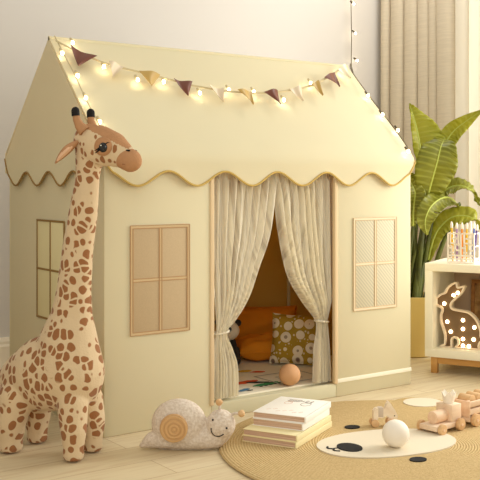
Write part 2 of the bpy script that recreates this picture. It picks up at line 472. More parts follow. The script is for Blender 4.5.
# ------------------------------------------------------------------ the room
struct('floor', MB().box((-3.2, -3.4, -0.06), (2.6, 1.26, 0)), FLOOR)
struct('wall_back', MB().box((-3.2, 1.2, 0), (2.6, 1.28, 2.6)), WALL)
mb = MB().box((2.42, 0.62, 0), (2.5, 1.2, 2.6)).box((2.42, -3.4, 0), (2.5, 0.62, 0.35)).box((2.42, -3.4, 2.3), (2.5, 0.62, 2.6)).box((2.42, -3.4, 0.35), (2.5, -1.9, 2.3))
struct('wall_right', mb, WALL)
prof = [(0, 0), (0.016, 0), (0.016, 0.105), (0.012, 0.113), (0.012, 0.125), (0.006, 0.142), (0, 0.142)]
struct('shade_wall_left', MB().box((-1.08, -0.55, 0), (-1.0, 1.2, 2.6)), WALL)  # unseen wall stub, added to dim the lower left
struct('baseboard_back', MB().prism(prof, lambda a, b, t: (t, 1.2 - a, b), -1.0, 2.42), PAINT)
struct('baseboard_right', MB().prism(prof, lambda a, b, t: (2.42 - a, t, b), 0.62, 1.184), PAINT)
mb = MB()
for y in (0.62, -0.64, -1.9):
    mb.box((2.42, y - 0.03, 0.35), (2.48, y + 0.03, 2.3), 0.004)
for z in (0.38, 2.27):
    mb.box((2.42, -1.9, z - 0.03), (2.48, 0.62, z + 0.03), 0.004)
struct('window_1', mb, PAINT)

def folds(y0, y1, n, amp, x0, seed, z0=0.02, z1=2.36, sub=14, zn=16):
    rnd = random.Random(seed)
    ks = [rnd.uniform(0.5, 1.7) for _ in range(n)]; tot = sum(ks); edges = [0]
    for k in ks: edges.append(edges[-1] + k / tot)
    am = [rnd.uniform(0.65, 1.0) * amp for _ in range(n)]
    def fn(u, v):
        i = 0
        while i < n - 1 and u > edges[i + 1]: i += 1
        t = (u - edges[i]) / (edges[i + 1] - edges[i])
        d = am[i] * abs(math.sin(PI * t)) ** 0.40 * (0.9 + 0.1 * math.sin(3 * v + i))
        return Vector((x0 - d, y0 + (y1 - y0) * u + 0.012 * math.sin(2 * PI * t) * (0.6 + 0.4 * v), z0 + (z1 - z0) * v))
    return MB().slab(fn, n * sub, zn, (0.002, 0, 0))
dr = thing('window_drape', 'heavy beige linen drape hanging in folds in the corner behind the plant', 'curtain', (2.36, 0.93, 0))
o = folds(1.160, 0.66, 6, 0.085, 2.385, 21); me = o.mesh('drape_cloth'); me.transform(Matrix.Translation((-2.36, -0.93, 0))); link('drape_cloth', me, LINEN, dr)
for k in range(8):
    o = MB().tube([(2.36 + 0.022 * math.cos(a), 1.13 - 0.06 * k, 2.385 + 0.024 * math.sin(a)) for a in [2 * PI * q / 16 for q in range(16)]], 0.003, 6, True)
    me = o.mesh('curtain_ring'); me.transform(Matrix.Translation((-2.36, -0.93, 0))); link('curtain_ring', me, OAK, dr)
sh = folds(0.650, 0.18, 6, 0.035, 2.375, 9)
tag(part('sheer_curtain', sh, SHEER), 'bright white sheer curtain over the window at the right edge', 'curtain')
mb = MB().cyl((2.36, -2.0, 2.385), (2.36, 1.19, 2.385), 0.012)
for y in (1.17, -0.7):
    mb.box((2.36, y - 0.01, 2.375), (2.42, y + 0.01, 2.395), 0.002)
tag(part('curtain_rod', mb, OAK), 'wooden curtain rod above the window holding drape and sheer', 'curtain rod')

# ------------------------------------------------------------------ the play tent
W, D, EZ, AY, AZ = 1.36, 0.778, 0.90, 0.39, 1.306
tent = thing('play_tent', 'cream canvas playhouse tent with gabled roof, scalloped eaves and open doorway', 'play tent', (W / 2, D / 2, 0))
TL = (-W / 2, -D / 2, 0)
def tp(name, mb, m, parent=None, smooth=True):
    me = mb.mesh(name); me.transform(Matrix.Translation(TL)); return link(name, me, m, parent or tent, smooth)
T = 0.009
DX0, DX1 = 0.405, 0.967
tp('front_panel', MB().box((0, 0, 0), (DX0, T, 0.88), 0.003), TENT)
fr = tp('front_panel', MB().box((DX1, 0, 0), (W, T, 0.88), 0.003), TENT)
tp('door_header', MB().box((DX0, 0.001, 0.845), (DX1, T, 0.88), 0.002), TENT)
tp('threshold', MB().box((DX0, 0, 0), (DX1, 0.02, 0.05), 0.004), TENT)
tp('side_panel', MB().box((0, T, 0), (T, D - T, 0.90), 0.003), TENT)
tp('side_panel', MB().box((W - T, T, 0), (W, D - T, 0.90), 0.003), TENT)
tp('back_panel', MB().box((0, D - T, 0), (W, D, 0.88), 0.003), TENT)
tp('tent_floor', MB().box((T, 0.02, 0.001), (W - T, D - T, 0.045), 0.003), TENT)
tp('hem_strip', MB().box((DX1, -0.003, 0.052), (W + 0.001, 0.001, 0.067), 0.001), WHITEHEM)

SHADEGOLD = mat('gold_shade_canvas', (238, 206, 106), 0.9, transl=0.35, tcol=(240, 200, 90), spec=0.1)  # golden inner shade of the canvas, put into the colour of these sheets
tp('shade_sheet', MB().box((T + 0.001, D - T - 0.004, 0.045), (W - T - 0.001, D - T - 0.0005, 0.90)), SHADEGOLD)
tp('shade_sheet', MB().box((T + 0.0005, T, 0.045), (T + 0.004, D - T - 0.004, 0.885)), SHADEGOLD)
tp('shade_sheet', MB().box((W - T - 0.004, T, 0.045), (W - T - 0.0005, D - T - 0.004, 0.885)), SHADEGOLD)
def scal(s, n):
    return 0.815 - 0.024 * math.cos(2 * PI * (s * n - 0.5))
def roof_front(u, v):
    # v runs down the slope, round the eave (a 7 cm curve) and down the hanging valance
    x = -0.012 + (W + 0.024) * u
    if v < 0.55:
        t = v / 0.55
        sag = 0.006 * math.sin(PI * t) * math.sin(PI * u)
        return Vector((x, AY + (0.034 - AY) * t, AZ + (0.948 - AZ) * t - sag))
    p0, p1, p2 = (0.034, 0.948), (-0.013, 0.900), (-0.014, 0.868)
    uu = min(max(x / W, 0), 1)
    zb = scal(uu, 6)
    e = min((x + 0.012) / 0.035, (W + 0.012 - x) / 0.035, 1)
    if e < 1: zb = zb + (0.885 - zb) * (1 - e) ** 1.6
    if v < 0.8:
        a = (v - 0.55) / 0.25
        y, z = [(1 - a) ** 2 * p0[i] + 2 * a * (1 - a) * p1[i] + a * a * p2[i] for i in (0, 1)]
        return Vector((x, y, max(z, zb)))
    t = (v - 0.8) / 0.2
    z0 = max(0.868, zb)
    return Vector((x, -0.014 + 0.002 * math.sin(20 * x) * t, z0 + (zb - z0) * t))
roof = tp('roof', MB().slab(roof_front, 160, 40, (0, 0.006, -0.003)), TENT)
mb = MB()
mb.tube([roof_front(k / 200, 1) + Vector((0, -0.001, 0)) for k in range(201)], 0.0035, 8)
tp('scallop_piping', mb, GOLDPIPE, roof)
def roof_back(u, v):
    x = -0.012 + (W + 0.024) * u
    if v < 0.75:
        t = v / 0.75
        return Vector((x, AY + (D + 0.004 - AY) * t, AZ + (0.915 - AZ) * t))
    t = (v - 0.75) / 0.25
    zb = scal(min(max(x / W, 0), 1), 6)
    return Vector((x, D + 0.012, 0.91 + (zb - 0.91) * t))
tp('roof', MB().slab(roof_back, 120, 24, (0, -0.006, -0.003)), TENT)
def gable(xg, sgn):
    def fn(u, v):
        y = -0.008 + (D + 0.016) * u
        zt = AZ - 0.010 - abs(y - AY) / AY * (AZ - 0.905)
        zb = scal(min(max(y / D, 0), 1), 4)
        e = min((y + 0.008) / 0.035, (D + 0.008 - y) / 0.035, 1)
        if e < 1: zb = zb + (0.892 - zb) * (1 - e) ** 1.6
        return Vector((xg, y, zb + (zt - zb) * v))
    g = tp('gable', MB().slab(fn, 120, 24, (-0.004 * sgn, 0, 0)), TENT)
    m2 = MB().tube([fn(k / 160, 0) + Vector((0.001 * sgn, 0, 0)) for k in range(161)], 0.0032, 8)
    tp('scallop_piping', m2, BROWNPIPE if sgn < 0 else GOLDPIPE, g)
gable(-0.0135, -1); gable(W + 0.0135, 1)
mb = MB().cyl((-0.012, AY, AZ - 0.004), (W + 0.012, AY, AZ - 0.004), 0.008, 12)
tp('ridge_pole', mb, TENT)
for x0 in (0.018, W - 0.018):
    for y0 in (0.022, D - 0.022):
        tp('frame_pole', MB().cyl((x0, y0, 0.045), (x0, y0, 0.9), 0.008, 12), TENT)

def tent_window(x0, x1, z0, z1, net, st):
    """net panel with double stitched lines and a cross"""
    w = tp('tent_window', MB().box((x0, -0.003, z0), (x1, 0.001, z1), 0.001), net)
    xm, zm = (x0 + x1) / 2 , (z0 + z1) / 2
    s = MB(); t = 0.0011; y0, y1 = -0.0048, -0.0025; g = 0.009
    def hl(z, a, b): s.box((a, y0, z - t), (b, y1, z + t))
    def vl(x, a, b): s.box((x - t, y0 - 0.0004, a), (x + t, y1, b))
    for d in (0, g):
        hl(z0 + d, x0 + d, x1 - d); hl(z1 - d, x0 + d, x1 - d); vl(x0 + d, z0 + d, z1 - d); vl(x1 - d, z0 + d, z1 - d)
    for d in (-g / 2, g / 2):
        hl(zm + d, x0 + g, x1 - g); vl(xm + d, z0 + g, z1 - g)
    tp('window_stitching', s, st[0], w)
    band = MB(); b = g
    for (a, c, e, f) in ((x0, x1, z0, z0 + b), (x0, x1, z1 - b, z1), (x0, x0 + b, z0 + b, z1 - b), (x1 - b, x1, z0 + b, z1 - b)):
        band.box((a, -0.0040, e), (c, -0.0028, f))
    band.box((x0 + b, -0.0041, zm - b / 2), (x1 - b, -0.0028, zm + b / 2)); band.box((xm - b / 2, -0.0042, z0 + b), (xm + b / 2, -0.0028, z1 - b))
    tp('window_border', band, st[1], w)
tent_window(0.092, 0.315, 0.311, 0.663, NETGREY, (STITCH, mat('border_tan', (206, 180, 138), 0.9)))
tent_window(1.051, 1.278, 0.315, 0.667, NETSTRIPE, (STITCHPALE, mat('border_pale', (232, 216, 184), 0.9)))
# the window on the long side: panel and brown lines
w = tp('tent_window', MB().box((-0.003, 0.285, 0.325), (0.001, 0.509, 0.668), 0.001), mat('pale_net', (228, 216, 168), 0.95))
s = MB()
for z in (0.325, 0.4965, 0.668):
    s.box((-0.0055, 0.281, z - 0.0036), (-0.002, 0.513, z + 0.0036), 0.001)
for y in (0.285, 0.397, 0.509):
    s.box((-0.0052, y - 0.0042, 0.325), (-0.002, y + 0.0042, 0.668), 0.001)
tp('window_border', s, STITCHDARK, w)

# doorway binding
mb = MB().box((DX0 - 0.006, -0.004, 0.045), (DX0 + 0.010, 0.012, 0.86), 0.002)
tp('door_binding', mb, TRIM)
tp('door_binding', MB().box((DX1 - 0.010, -0.004, 0.05), (DX1 + 0.005, 0.012, 0.86), 0.002), TRIM)

# voile curtains, gathered at a tie
def interp(tbl, z):
    for (z0, a0), (z1, a1) in zip(tbl, tbl[1:]):
        if z <= z0 and z >= z1:
            t = (z0 - z) / (z0 - z1); t2 = t * t * (3 - 2 * t) if False else t
            return a0 + (a1 - a0) * t2
    return tbl[-1][1]
def dense(tbl):
    return [(a, b) for a, b in curve_pts(tbl, 60)]
def voile(left, right, zt, zb, y0, seed, zt_tie):
    rnd = random.Random(seed); left = dense(left); right = dense(right)
    ph = [rnd.uniform(0, 6.28) for _ in range(4)]
    def fn(u, v):
        z = zt + (zb - zt) * v
        xl, xr = interp(left, z), interp(right, z)
        wdt = xr - xl
        uw = u + 0.012 * math.sin(9 * u + ph[0])
        amp = 0.014 + 0.007 * math.sin(2.2 * v + ph[1])
        amp *= min(1, wdt / 0.12) * (1.2 if v > 0.05 else 0.5)
        d = amp * math.sin(2 * PI * 8.5 * uw + ph[2] + 0.8 * math.sin(2.6 * v)) + 0.4 * amp * math.sin(2 * PI * 19 * uw + ph[3] - 1.2 * v)
        return Vector((xl + wdt * u, y0 + d, z))
    return MB().slab(fn, 150, 60, (0, 0.001, 0))
cl = tp('curtain', voile([(0.86, 0.404), (0.6, 0.406), (0.45, 0.430), (0.34, 0.445), (0.283, 0.448), (0.24, 0.432), (0.15, 0.418), (0.055, 0.412)],
                         [(0.86, 0.716), (0.771, 0.705), (0.614, 0.681), (0.501, 0.633), (0.40, 0.588), (0.32, 0.528), (0.283, 0.492), (0.23, 0.512), (0.16, 0.535), (0.055, 0.535)], 0.86, 0.056, 0.036, 3, 0.283), VOILE)
tp('curtain_tie', MB().tube([(0.470 + 0.029 * math.cos(a), 0.036 + 0.022 * math.sin(a), 0.284 + 0.004 * math.cos(a)) for a in [2 * PI * k / 24 for k in range(24)]], 0.0035, 8, True), VOILE, cl)
cr = tp('curtain', voile([(0.86, 0.690), (0.75, 0.714), (0.634, 0.728), (0.473, 0.767), (0.385, 0.822), (0.31, 0.884), (0.282, 0.904), (0.24, 0.905), (0.178, 0.895), (0.06, 0.892)],
                         [(0.86, 0.976), (0.6, 0.976), (0.40, 0.972), (0.30, 0.957), (0.282, 0.953), (0.25, 0.958), (0.15, 0.966), (0.06, 0.968)], 0.86, 0.056, 0.040, 8, 0.282), VOILE)
tp('curtain_tie', MB().tube([(0.927 + 0.029 * math.cos(a), 0.040 + 0.022 * math.sin(a), 0.283 - 0.004 * math.cos(a)) for a in [2 * PI * k / 24 for k in range(24)]], 0.0035, 8, True), VOILE, cr)

# ------------------------------------------------------------------ inside the tent
mc = [MATW] + [mat('print_' + n, c, 0.8) for n, c in (('red', (222, 92, 44)), ('green', (72, 146, 92)), ('dark', (52, 50, 44)), ('yellow', (230, 184, 60)), ('grey', (176, 172, 156)), ('blue', (84, 128, 156)))]
mb = MB().box((0.03, 0.05, 0.045), (W - 0.03, D - 0.03, 0.053), 0.003)
def patch(i, pts):
    mb.mat(i).add([(x, y, 0.0534 + 0.0002 * i) for x, y in pts], [list(range(len(pts)))])
def blob(i, cx, cy, rx, ry, rot=0, n=18, wob=0.18):
    rr = random.Random(int(cx * 1000) + i)
    patch(i, [(cx + (rx * math.cos(a) * math.cos(rot) - ry * math.sin(a) * math.sin(rot)) * f, cy + (rx * math.cos(a) * math.sin(rot) + ry * math.sin(a) * math.cos(rot)) * f)
              for a, f in [(2 * PI * k / n, 1 + rr.uniform(-wob, wob)) for k in range(n)]])
blob(1, 0.700, 0.205, 0.052, 0.022, 0.2); blob(3, 0.735, 0.175, 0.05, 0.014, -0.5); blob(2, 0.745, 0.135, 0.062, 0.020, 0.1)
for k in range(5): blob(3, 0.70 + 0.024 * k, 0.112 + 0.003 * k, 0.007, 0.006)
blob(4, 0.815, 0.375, 0.035, 0.018, 0.1); blob(1, 0.85, 0.335, 0.030, 0.016, -0.4)
blob(6, 0.615, 0.100, 0.030, 0.012, 0.4); blob(3, 0.63, 0.085, 0.014, 0.006); blob(5, 0.56, 0.115, 0.04, 0.006, 0.5)
blob(3, 0.60, 0.235, 0.018, 0.010); blob(1, 0.55, 0.165, 0.014, 0.007); blob(6, 0.52, 0.10, 0.012, 0.006)
for (a, b, c, d) in ((0.78, 0.10, 1.00, 0.108), (0.78, 0.262, 1.00, 0.270), (0.78, 0.10, 0.788, 0.27), (0.992, 0.10, 1.0, 0.27), (0.84, 0.15, 0.93, 0.155), (0.84, 0.21, 0.93, 0.215), (0.84, 0.15, 0.845, 0.21), (0.925, 0.15, 0.93, 0.21)):
    patch(5, [(a, b), (c, b), (c, d), (a, d)])
tag(part('play_mat', mb, mc, smooth=False), 'white play mat printed with colourful animals on the tent floor', 'play mat')

def cushion(name, label, loc, rot, w, h, t, m, corner=1.0, seam=None):
    o = thing(name, label, 'cushion', loc)
    o.rotation_euler = rot
    def fn(sg):
        def f(u, v):
            a, b = 2 * u - 1, 2 * v - 1
            pin = 1 - 0.10 * corner * (abs(a) ** 3 * (1 - abs(b) ** 4) * 0 + (1 - abs(b)) * 0)
            x = w / 2 * a * (1 - 0.07 * corner * (1 - b * b))
            z = h / 2 * b * (1 - 0.07 * corner * (1 - a * a))
            e = max(0, (1 - a ** 4) * (1 - b ** 4)) ** 0.55
            cr = 0.004 * math.sin(5 * a + 3 * b) + 0.004 * math.sin(7 * b - 4 * a)
            return Vector((x, sg * (t / 2 * e + 0.002 + cr * e), z + h / 2))
        return f
    mb = MB().sheet(fn(1), 30, 30).sheet(fn(-1), 30, 30)
    me = mb.mesh('cover'); bm = bmesh.new(); bm.from_mesh(me); bmesh.ops.remove_doubles(bm, verts=bm.verts, dist=0.0045); bmesh.ops.recalc_face_normals(bm, faces=bm.faces); bm.to_mesh(me); bm.free()
    link('cover', me, m, o)
    f1 = fn(0)
    ring = [f1(k / 20, 0) for k in range(20)] + [f1(1, k / 20) for k in range(20)] + [f1(1 - k / 20, 1) for k in range(20)] + [f1(0, 1 - k / 20) for k in range(20)]
    part('piping', MB().tube(ring, 0.0028, 6, True), m, o)
    return o
R = math.radians
cushion('cushion', 'square cushion with cream flowers on olive gold leaning in the tent', (1.050, 0.345, 0.058), (R(-16), R(1), R(-48)), 0.215, 0.205, 0.085, FLOWERS)
cushion('cushion', 'large plain mustard orange cushion standing against the tent back wall', (1.080, 0.640, 0.058), (R(-10), R(2), R(-22)), 0.36, 0.205, 0.11, ORANGE)
cushion('cushion', 'flatter mustard orange cushion lying below the large orange one', (0.985, 0.440, 0.098), (R(-80), R(0), R(-28)), 0.25, 0.15, 0.085, ORANGE)

# plush panda peeking out behind the left curtain
pl = thing('plush_panda', 'black and white plush animal sitting behind the left tent curtain', 'soft toy', (0.815, 0.49, 0.053), R(-140))
DARKP = mat('charcoal_plush', (52, 46, 42), 0.95, 0.5, 200); WHP = mat('ivory_plush', (236, 224, 202), 0.95, 0.5, 200)
b = MB(); chain(b, [(0, 0, 0.045, 0.046), (0, 0, 0.09, 0.036)]); chain(b, [(0.02, 0.035, 0.07, 0.02), (0.05, 0.05, 0.035, 0.017)]); chain(b, [(0.02, -0.035, 0.07, 0.02), (0.05, -0.05, 0.035, 0.017)])
chain(b, [(0.03, 0.03, 0.022, 0.022), (0.085, 0.045, 0.022, 0.02)]); chain(b, [(0.03, -0.03, 0.022, 0.022), (0.085, -0.045, 0.022, 0.02)])
link('body', remeshed(b, 0.005), DARKP, pl)
hd = part('head', MB().ball((0.012, 0, 0.15), (0.044, 0.050, 0.042)).ball((0.05, 0, 0.14), (0.018, 0.022, 0.016)), WHP, pl)
for sy in (-1, 1):
    part('ear', MB().ball((0.0, sy * 0.042, 0.180), (0.009, 0.014, 0.014)), DARKP, hd)
    part('eye', MB().ball((0.050, sy * 0.020, 0.160), (0.006, 0.009, 0.010)), GLOSSBLACK, hd)
part('nose', MB().ball((0.067, 0, 0.146), (0.005, 0.008, 0.006)), GLOSSBLACK, hd)
tag(part('toy_ball', MB().ball((0, 0, 0), 0.040, 40, 24), BALLPINK, loc=(0.797, 0.066, 0.0935)), 'peach coloured ball lying on the play mat in the tent doorway', 'ball')

# ------------------------------------------------------------------ bear rug
RC = (0.711, -0.625)
rug = thing('round_rug', 'round jute rug with a bear face, lying before the tent', 'rug', (RC[0], RC[1], 0))
mb = MB().lathe([(0.0005, 0.0105), (0.10, 0.0105), (0.30, 0.0105), (0.45, 0.0105), (0.560, 0.0102), (0.575, 0.008), (0.581, 0.0045), (0.577, 0.001), (0.570, 0.0004), (0.0005, 0.0004)], n=128)
part('jute_disc', mb, JUTE, rug)
def disc(cx, cy, rx, ry, rot, z0, z1, n=56, sup=2.0):
    poly = []
    for k in range(n):
        a = 2 * PI * k / n
        ca, sa = math.cos(a), math.sin(a)
        x = rx * math.copysign(abs(ca) ** (2 / sup), ca); y = ry * math.copysign(abs(sa) ** (2 / sup), sa)
        poly.append((cx + x * math.cos(rot) - y * math.sin(rot), cy + x * math.sin(rot) + y * math.cos(rot)))
    return MB().prism(poly, lambda a, b, t: (a, b, t), z0, z1)
def rp(x, y): return (x - RC[0], y - RC[1])
part('muzzle_patch', disc(*rp(0.653, -0.586), 0.224, 0.140, R(-14), 0.0100, 0.0140, sup=2.2), FELTCREAM, rug)
nose = part('bear_nose', disc(*rp(0.520, -0.565), 0.036, 0.045, R(-14), 0.0138, 0.0165), BLACK, rug)
mm = MB()
for sg in (-1, 1):
    mm.tube([(rp(0.486, -0.549)[0] + (-0.014 + 0.02 * abs(k - 0) / 8 * 0 - 0.010 * math.sin(PI * k / 8)), rp(0.486, -0.549)[1] + sg * 0.028 * k / 8, 0.0145) for k in range(9)], 0.0036, 6, flat=0.6)
mm.tube([(rp(0.504, -0.552)[0], rp(0, -0.552)[1], 0.0145), (rp(0.472, -0.545)[0], rp(0, -0.545)[1], 0.0145)], 0.0028, 6, flat=0.6)
part('bear_mouth', mm, BLACK, rug)
part('bear_eye', disc(*rp(0.692, -0.388), 0.026, 0.021, R(-10), 0.0100, 0.0135), BLACK, rug)
part('bear_eye', disc(*rp(0.603, -0.762), 0.026, 0.021, R(-10), 0.0100, 0.0135), BLACK, rug)
for ex, ey, ra in ((1.120, -0.288, 30), (1.020, -1.115, -60)):
    e = part('bear_ear', MB().lathe([(0.0005, 0.009), (0.07, 0.009), (0.106, 0.0085), (0.112, 0.005), (0.106, 0.0006), (0.0005, 0.0006)], (*rp(ex, ey), 0), 64), JUTE, rug)
    part('ear_lining', disc(*rp(ex + 0.012, ey + 0.008), 0.072, 0.066, 0, 0.0085, 0.0128), FELTCREAM, e)

tag(part('toy_ball', MB().ball((0, 0, 0), 0.0405, 48, 28), BALLWHITE, loc=(0.636, -0.640, 0.0545)), 'smooth white ball resting on the bear muzzle of the rug', 'ball')

# ------------------------------------------------------------------ stack of books
def book(label, z, h, u0, u1, v0, v1, cov, name='picture_book', art=False, rz=0.0):
    """u along the page edge seen from the front, v towards the spine's length"""
    o = thing(name, label, 'book', (0.378, -0.378, z), R(-63) + rz, 'books stacked on the rug')
    c = 0.0018
    part('page_block', MB().box((u0 + 0.003, v0 + 0.004, c), (u1 - 0.004, v1 - 0.004, h - c)), PAGES, o, False)
    m2 = MB().box((u0, v0, 0), (u1, v1, c), 0.0008).box((u0, v0, h - c), (u1, v1, h), 0.0008)
    m2.box((u1 - 0.003, v0, 0.0), (u1 + 0.002, v1, h), 0.0012)
    cv = part('cover', m2, cov, o)
    if art:
        a = MB(); b = MB(); zz = h + 0.0003
        def stroke(mb, pts, r=0.0011):
            mb.tube([(x, y, zz) for x, y in pts], r, 5, flat=0.3)
        um, vm = (u0 + u1) / 2, (v0 + v1) / 2
        for (cx, cy, rx, ry) in ((0.030, 0.06, 0.016, 0.022), (0.030, 0.085, 0.010, 0.011), (0.022, 0.098, 0.003, 0.012), (0.038, 0.098, 0.003, 0.012), (-0.03, 0.06, 0.012, 0.018), (-0.03, 0.08, 0.009, 0.009)):
            tgt = a if cx > 0 else b
            stroke(tgt, [(um + cx + rx * math.cos(q), vm - 0.02 + cy + ry * math.sin(q)) for q in [2 * PI * k / 16 for k in range(17)]])
        for k in range(7):
            stroke(b, [(um - 0.06 + 0.018 * k, vm - 0.07 + 0.012 * math.sin(2.1 * k)), (um - 0.05 + 0.018 * k, vm - 0.058 + 0.012 * math.sin(2.1 * k))])
        for k in range(4):
            stroke(a, [(um - 0.045 + 0.006 * (k % 2), vm + 0.085 - 0.008 * k), (um + 0.0 + 0.01 * (k % 3), vm + 0.087 - 0.008 * k)], 0.0013)
        part('cover_drawing', a, INK, cv); part('cover_drawing', b, INKPINK, cv)
    return o
Z0 = 0.011
book('cream covered book at the very bottom of the stack on the rug', Z0, 0.019, -0.09, 0.09, -0.034, 0.250, CREAMCOVER)
book('cream book second from the bottom of the stack on the rug', Z0 + 0.0192, 0.019, -0.088, 0.091, -0.032, 0.248, CREAMCOVER, rz=R(0.8))
book('narrower book just under the white topmost book of the stack', Z0 + 0.0386, 0.022, -0.080, 0.088, 0.020, 0.248, PAPER, rz=R(1.5))
book('white book with line drawings on its cover, topmost of the stack', Z0 + 0.0608, 0.019, -0.080, 0.094, 0.026, 0.256, PAPER, art=True, rz=R(2.5))

# ------------------------------------------------------------------ plush giraffe
gi = thing('plush_giraffe', 'tall spotted plush giraffe standing at the left corner of the tent', 'soft toy', (-0.19, -0.05, 0), R(-62.15))
b = MB()
chain(b, [(-0.103, 0, 0.205, 0.088), (-0.03, 0, 0.232, 0.112), (0.050, 0, 0.242, 0.113), (0.050, 0, 0.32, 0.094), (0.062, 0, 0.40, 0.066), (0.070, 0, 0.48, 0.054), (0.083, 0, 0.60, 0.0485), (0.105, 0, 0.72, 0.0445), (0.120, 0, 0.82, 0.037), (0.128, 0, 0.90, 0.046)], 0.015, 0.86)
for f, l, r0, r1 in ((0.106, -0.050, 0.046, 0.0315), (0.100, 0.052, 0.046, 0.0305), (-0.116, -0.060, 0.055, 0.037), (-0.110, 0.056, 0.052, 0.033)):
    chain(b, [(f * 0.9, l * 0.8, 0.16, r0), (f, l, 0.09, (r0 + r1) / 2), (f, l, 0.045, r1)], 0.01)
    b.cyl((f, l, 0.004), (f, l, 0.09), r1 * 0.97, 24, 0.008)
chain(b, [(0.124, 0, 0.924, 0.049), (0.160, 0, 0.908, 0.060), (0.205, 0, 0.898, 0.051), (0.245, 0, 0.878, 0.036)], 0.01, 0.82)
me = remeshed(b, 0.0045, 7, 'body')
me.materials.append(SPOTS); me.materials.append(TANPLUSH); me.materials.append(SPOTSFACE)
for p in me.polygons:
    x, y, z = p.center
    line = 0.966 - (x - 0.095) * 0.42
    if 0.07 < x < 0.27 and z > line - 0.002 + 0.9 * abs(y) ** 1.0 * 0.35: p.material_index = 1
    elif z > 0.865 + (0.15 - x) * 0.4 and x > 0.05: p.material_index = 2
    if z < 0.006: p.material_index = 1
me.polygons.foreach_set('use_smooth', [True] * len(me.polygons))
body = bpy.data.objects.new('body', me); C.objects.link(body); body.parent = gi
mz = MB(); chain(mz, [(0.250, 0, 0.872, 0.0340), (0.268, 0, 0.864, 0.0335), (0.274, 0, 0.862, 0.029)], 0.008, 0.92)
mo = link('muzzle', remeshed(mz, 0.004, 5), TANPLUSH, gi)
for sy in (-1, 1):
    part('nostril', MB().ball((0.270, sy * 0.018, 0.8915), (0.009, 0.003, 0.0035)), BLACK, mo)
part('mouth_seam', MB().tube([(0.245 + 0.046 * math.cos(a) * 0.9, 0.0335 * math.sin(a), 0.853) for a in [-1.2 + 2.4 * k / 14 for k in range(15)]], 0.0012, 6), mat('seam_thread', (150, 100, 68), 0.9), mo)
for sy in (-1, 1):
    ep = part('eye_patch', MB().ball((0.2020, sy * 0.0410, 0.9040), (0.030, 0.0120, 0.027)), TANPLUSH, gi)
    ey = part('eye', MB().ball((0.2080, sy * 0.0490, 0.9010), (0.0148, 0.0066, 0.0148)), GLOSSBLACK, gi)
    part('eye_glint', MB().ball((0.2050, sy * 0.0550, 0.9060), 0.0022, 10, 6), WHITEHEM, ey)
    l = MB()
    l.tube([(0.1980, sy * 0.0520, 0.8950), (0.1890, sy * 0.0520, 0.8880), (0.1810, sy * 0.0515, 0.8850)], [0.003, 0.002, 0.0004], 6)
    l.tube([(0.1980, sy * 0.0525, 0.9000), (0.1880, sy * 0.0525, 0.8940), (0.1790, sy * 0.0520, 0.8920)], [0.0022, 0.0015, 0.0004], 6)
    l.tube([(0.2150, sy * 0.0520, 0.9090), (0.2230, sy * 0.0490, 0.9140), (0.2290, sy * 0.0470, 0.9140)], [0.0022, 0.0014, 0.0004], 6)
    part('eyelashes', l, BLACK, ey)
    # ears: leaf-shaped, drooping back and out
    e = MB()
    p0 = Vector((0.112, sy * 0.036, 0.920)); p1 = Vector((0.060, sy * 0.076, 0.856))
    pts = [p0.lerp(p1, k / 8) + Vector((0, 0, 0.006 * math.sin(PI * k / 8))) for k in range(9)]
    e.tube(pts, [0.009, 0.014, 0.019, 0.022, 0.023, 0.021, 0.017, 0.011, 0.003], 14, flat=0.55)
    er = part('ear', e, TANPLUSH, gi)
    e2 = MB(); e2.tube([q + Vector((0.002, sy * 0.0065, -0.0035)) for q in pts[1:8]], [0.008, 0.014, 0.018, 0.0185, 0.017, 0.013, 0.006], 12, flat=0.5)
    part('ear_lining', e2, PINKPLUSH, er)
    h = MB(); h.tube([(0.130, sy * 0.028, 0.948), (0.114, sy * 0.032, 0.966), (0.106, sy * 0.035, 0.984), (0.1045, sy * 0.037, 1.000)], [0.019, 0.0140, 0.0110, 0.0100], 14)
    hn = part('horn', h, TANPLUSH, gi)
    t = MB(); t.ball((0.1035, sy * 0.0375, 1.007), (0.0120, 0.0120, 0.0135)).cyl((0.1045, sy * 0.037, 0.994), (0.1035, sy * 0.0375, 1.006), 0.0118, 18)
    part('horn_tip', t, BLACK, hn)
tl = MB().tube([(-0.17, 0, 0.24), (-0.20, 0, 0.22), (-0.212, 0, 0.18), (-0.214, 0, 0.14)], [0.012, 0.009, 0.008, 0.007], 10)
ta = part('tail', tl, SPOTS, gi); part('tail_tuft', MB().ball((-0.214, 0, 0.125), (0.011, 0.011, 0.022)), BLACK, ta)

# ------------------------------------------------------------------ plush snail
sn = thing('plush_snail', 'oatmeal plush snail with wooden spiral shell disc on the floor by the rug', 'soft toy', (0.128, -0.245, 0), R(-35.6))
b = MB()
chain(b, [(-0.116, 0, 0.012, 0.008), (-0.085, 0, 0.028, 0.024), (-0.05, 0, 0.036, 0.033), (0.0, 0, 0.036, 0.035), (0.06, 0, 0.036, 0.035), (0.105, 0, 0.040, 0.036), (0.118, 0, 0.052, 0.036)], 0.01, 0.95)
b.ball((-0.004, 0.002, 0.078), (0.083, 0.050, 0.074), 32, 20)
b.ball((0.122, -0.004, 0.076), (0.0445, 0.043, 0.045), 32, 20)
me = remeshed(b, 0.004, 5, 'body')
for v in me.vertices:
    if v.co.z < 0.004: v.co.z = 0.001
link('body', me, BOUCLE, sn)
SPIRAL = rings_material('turned_wood', (214, 172, 118), (192, 148, 96), 26, 'Y', (-0.014, 0, 0.074), 2.0)
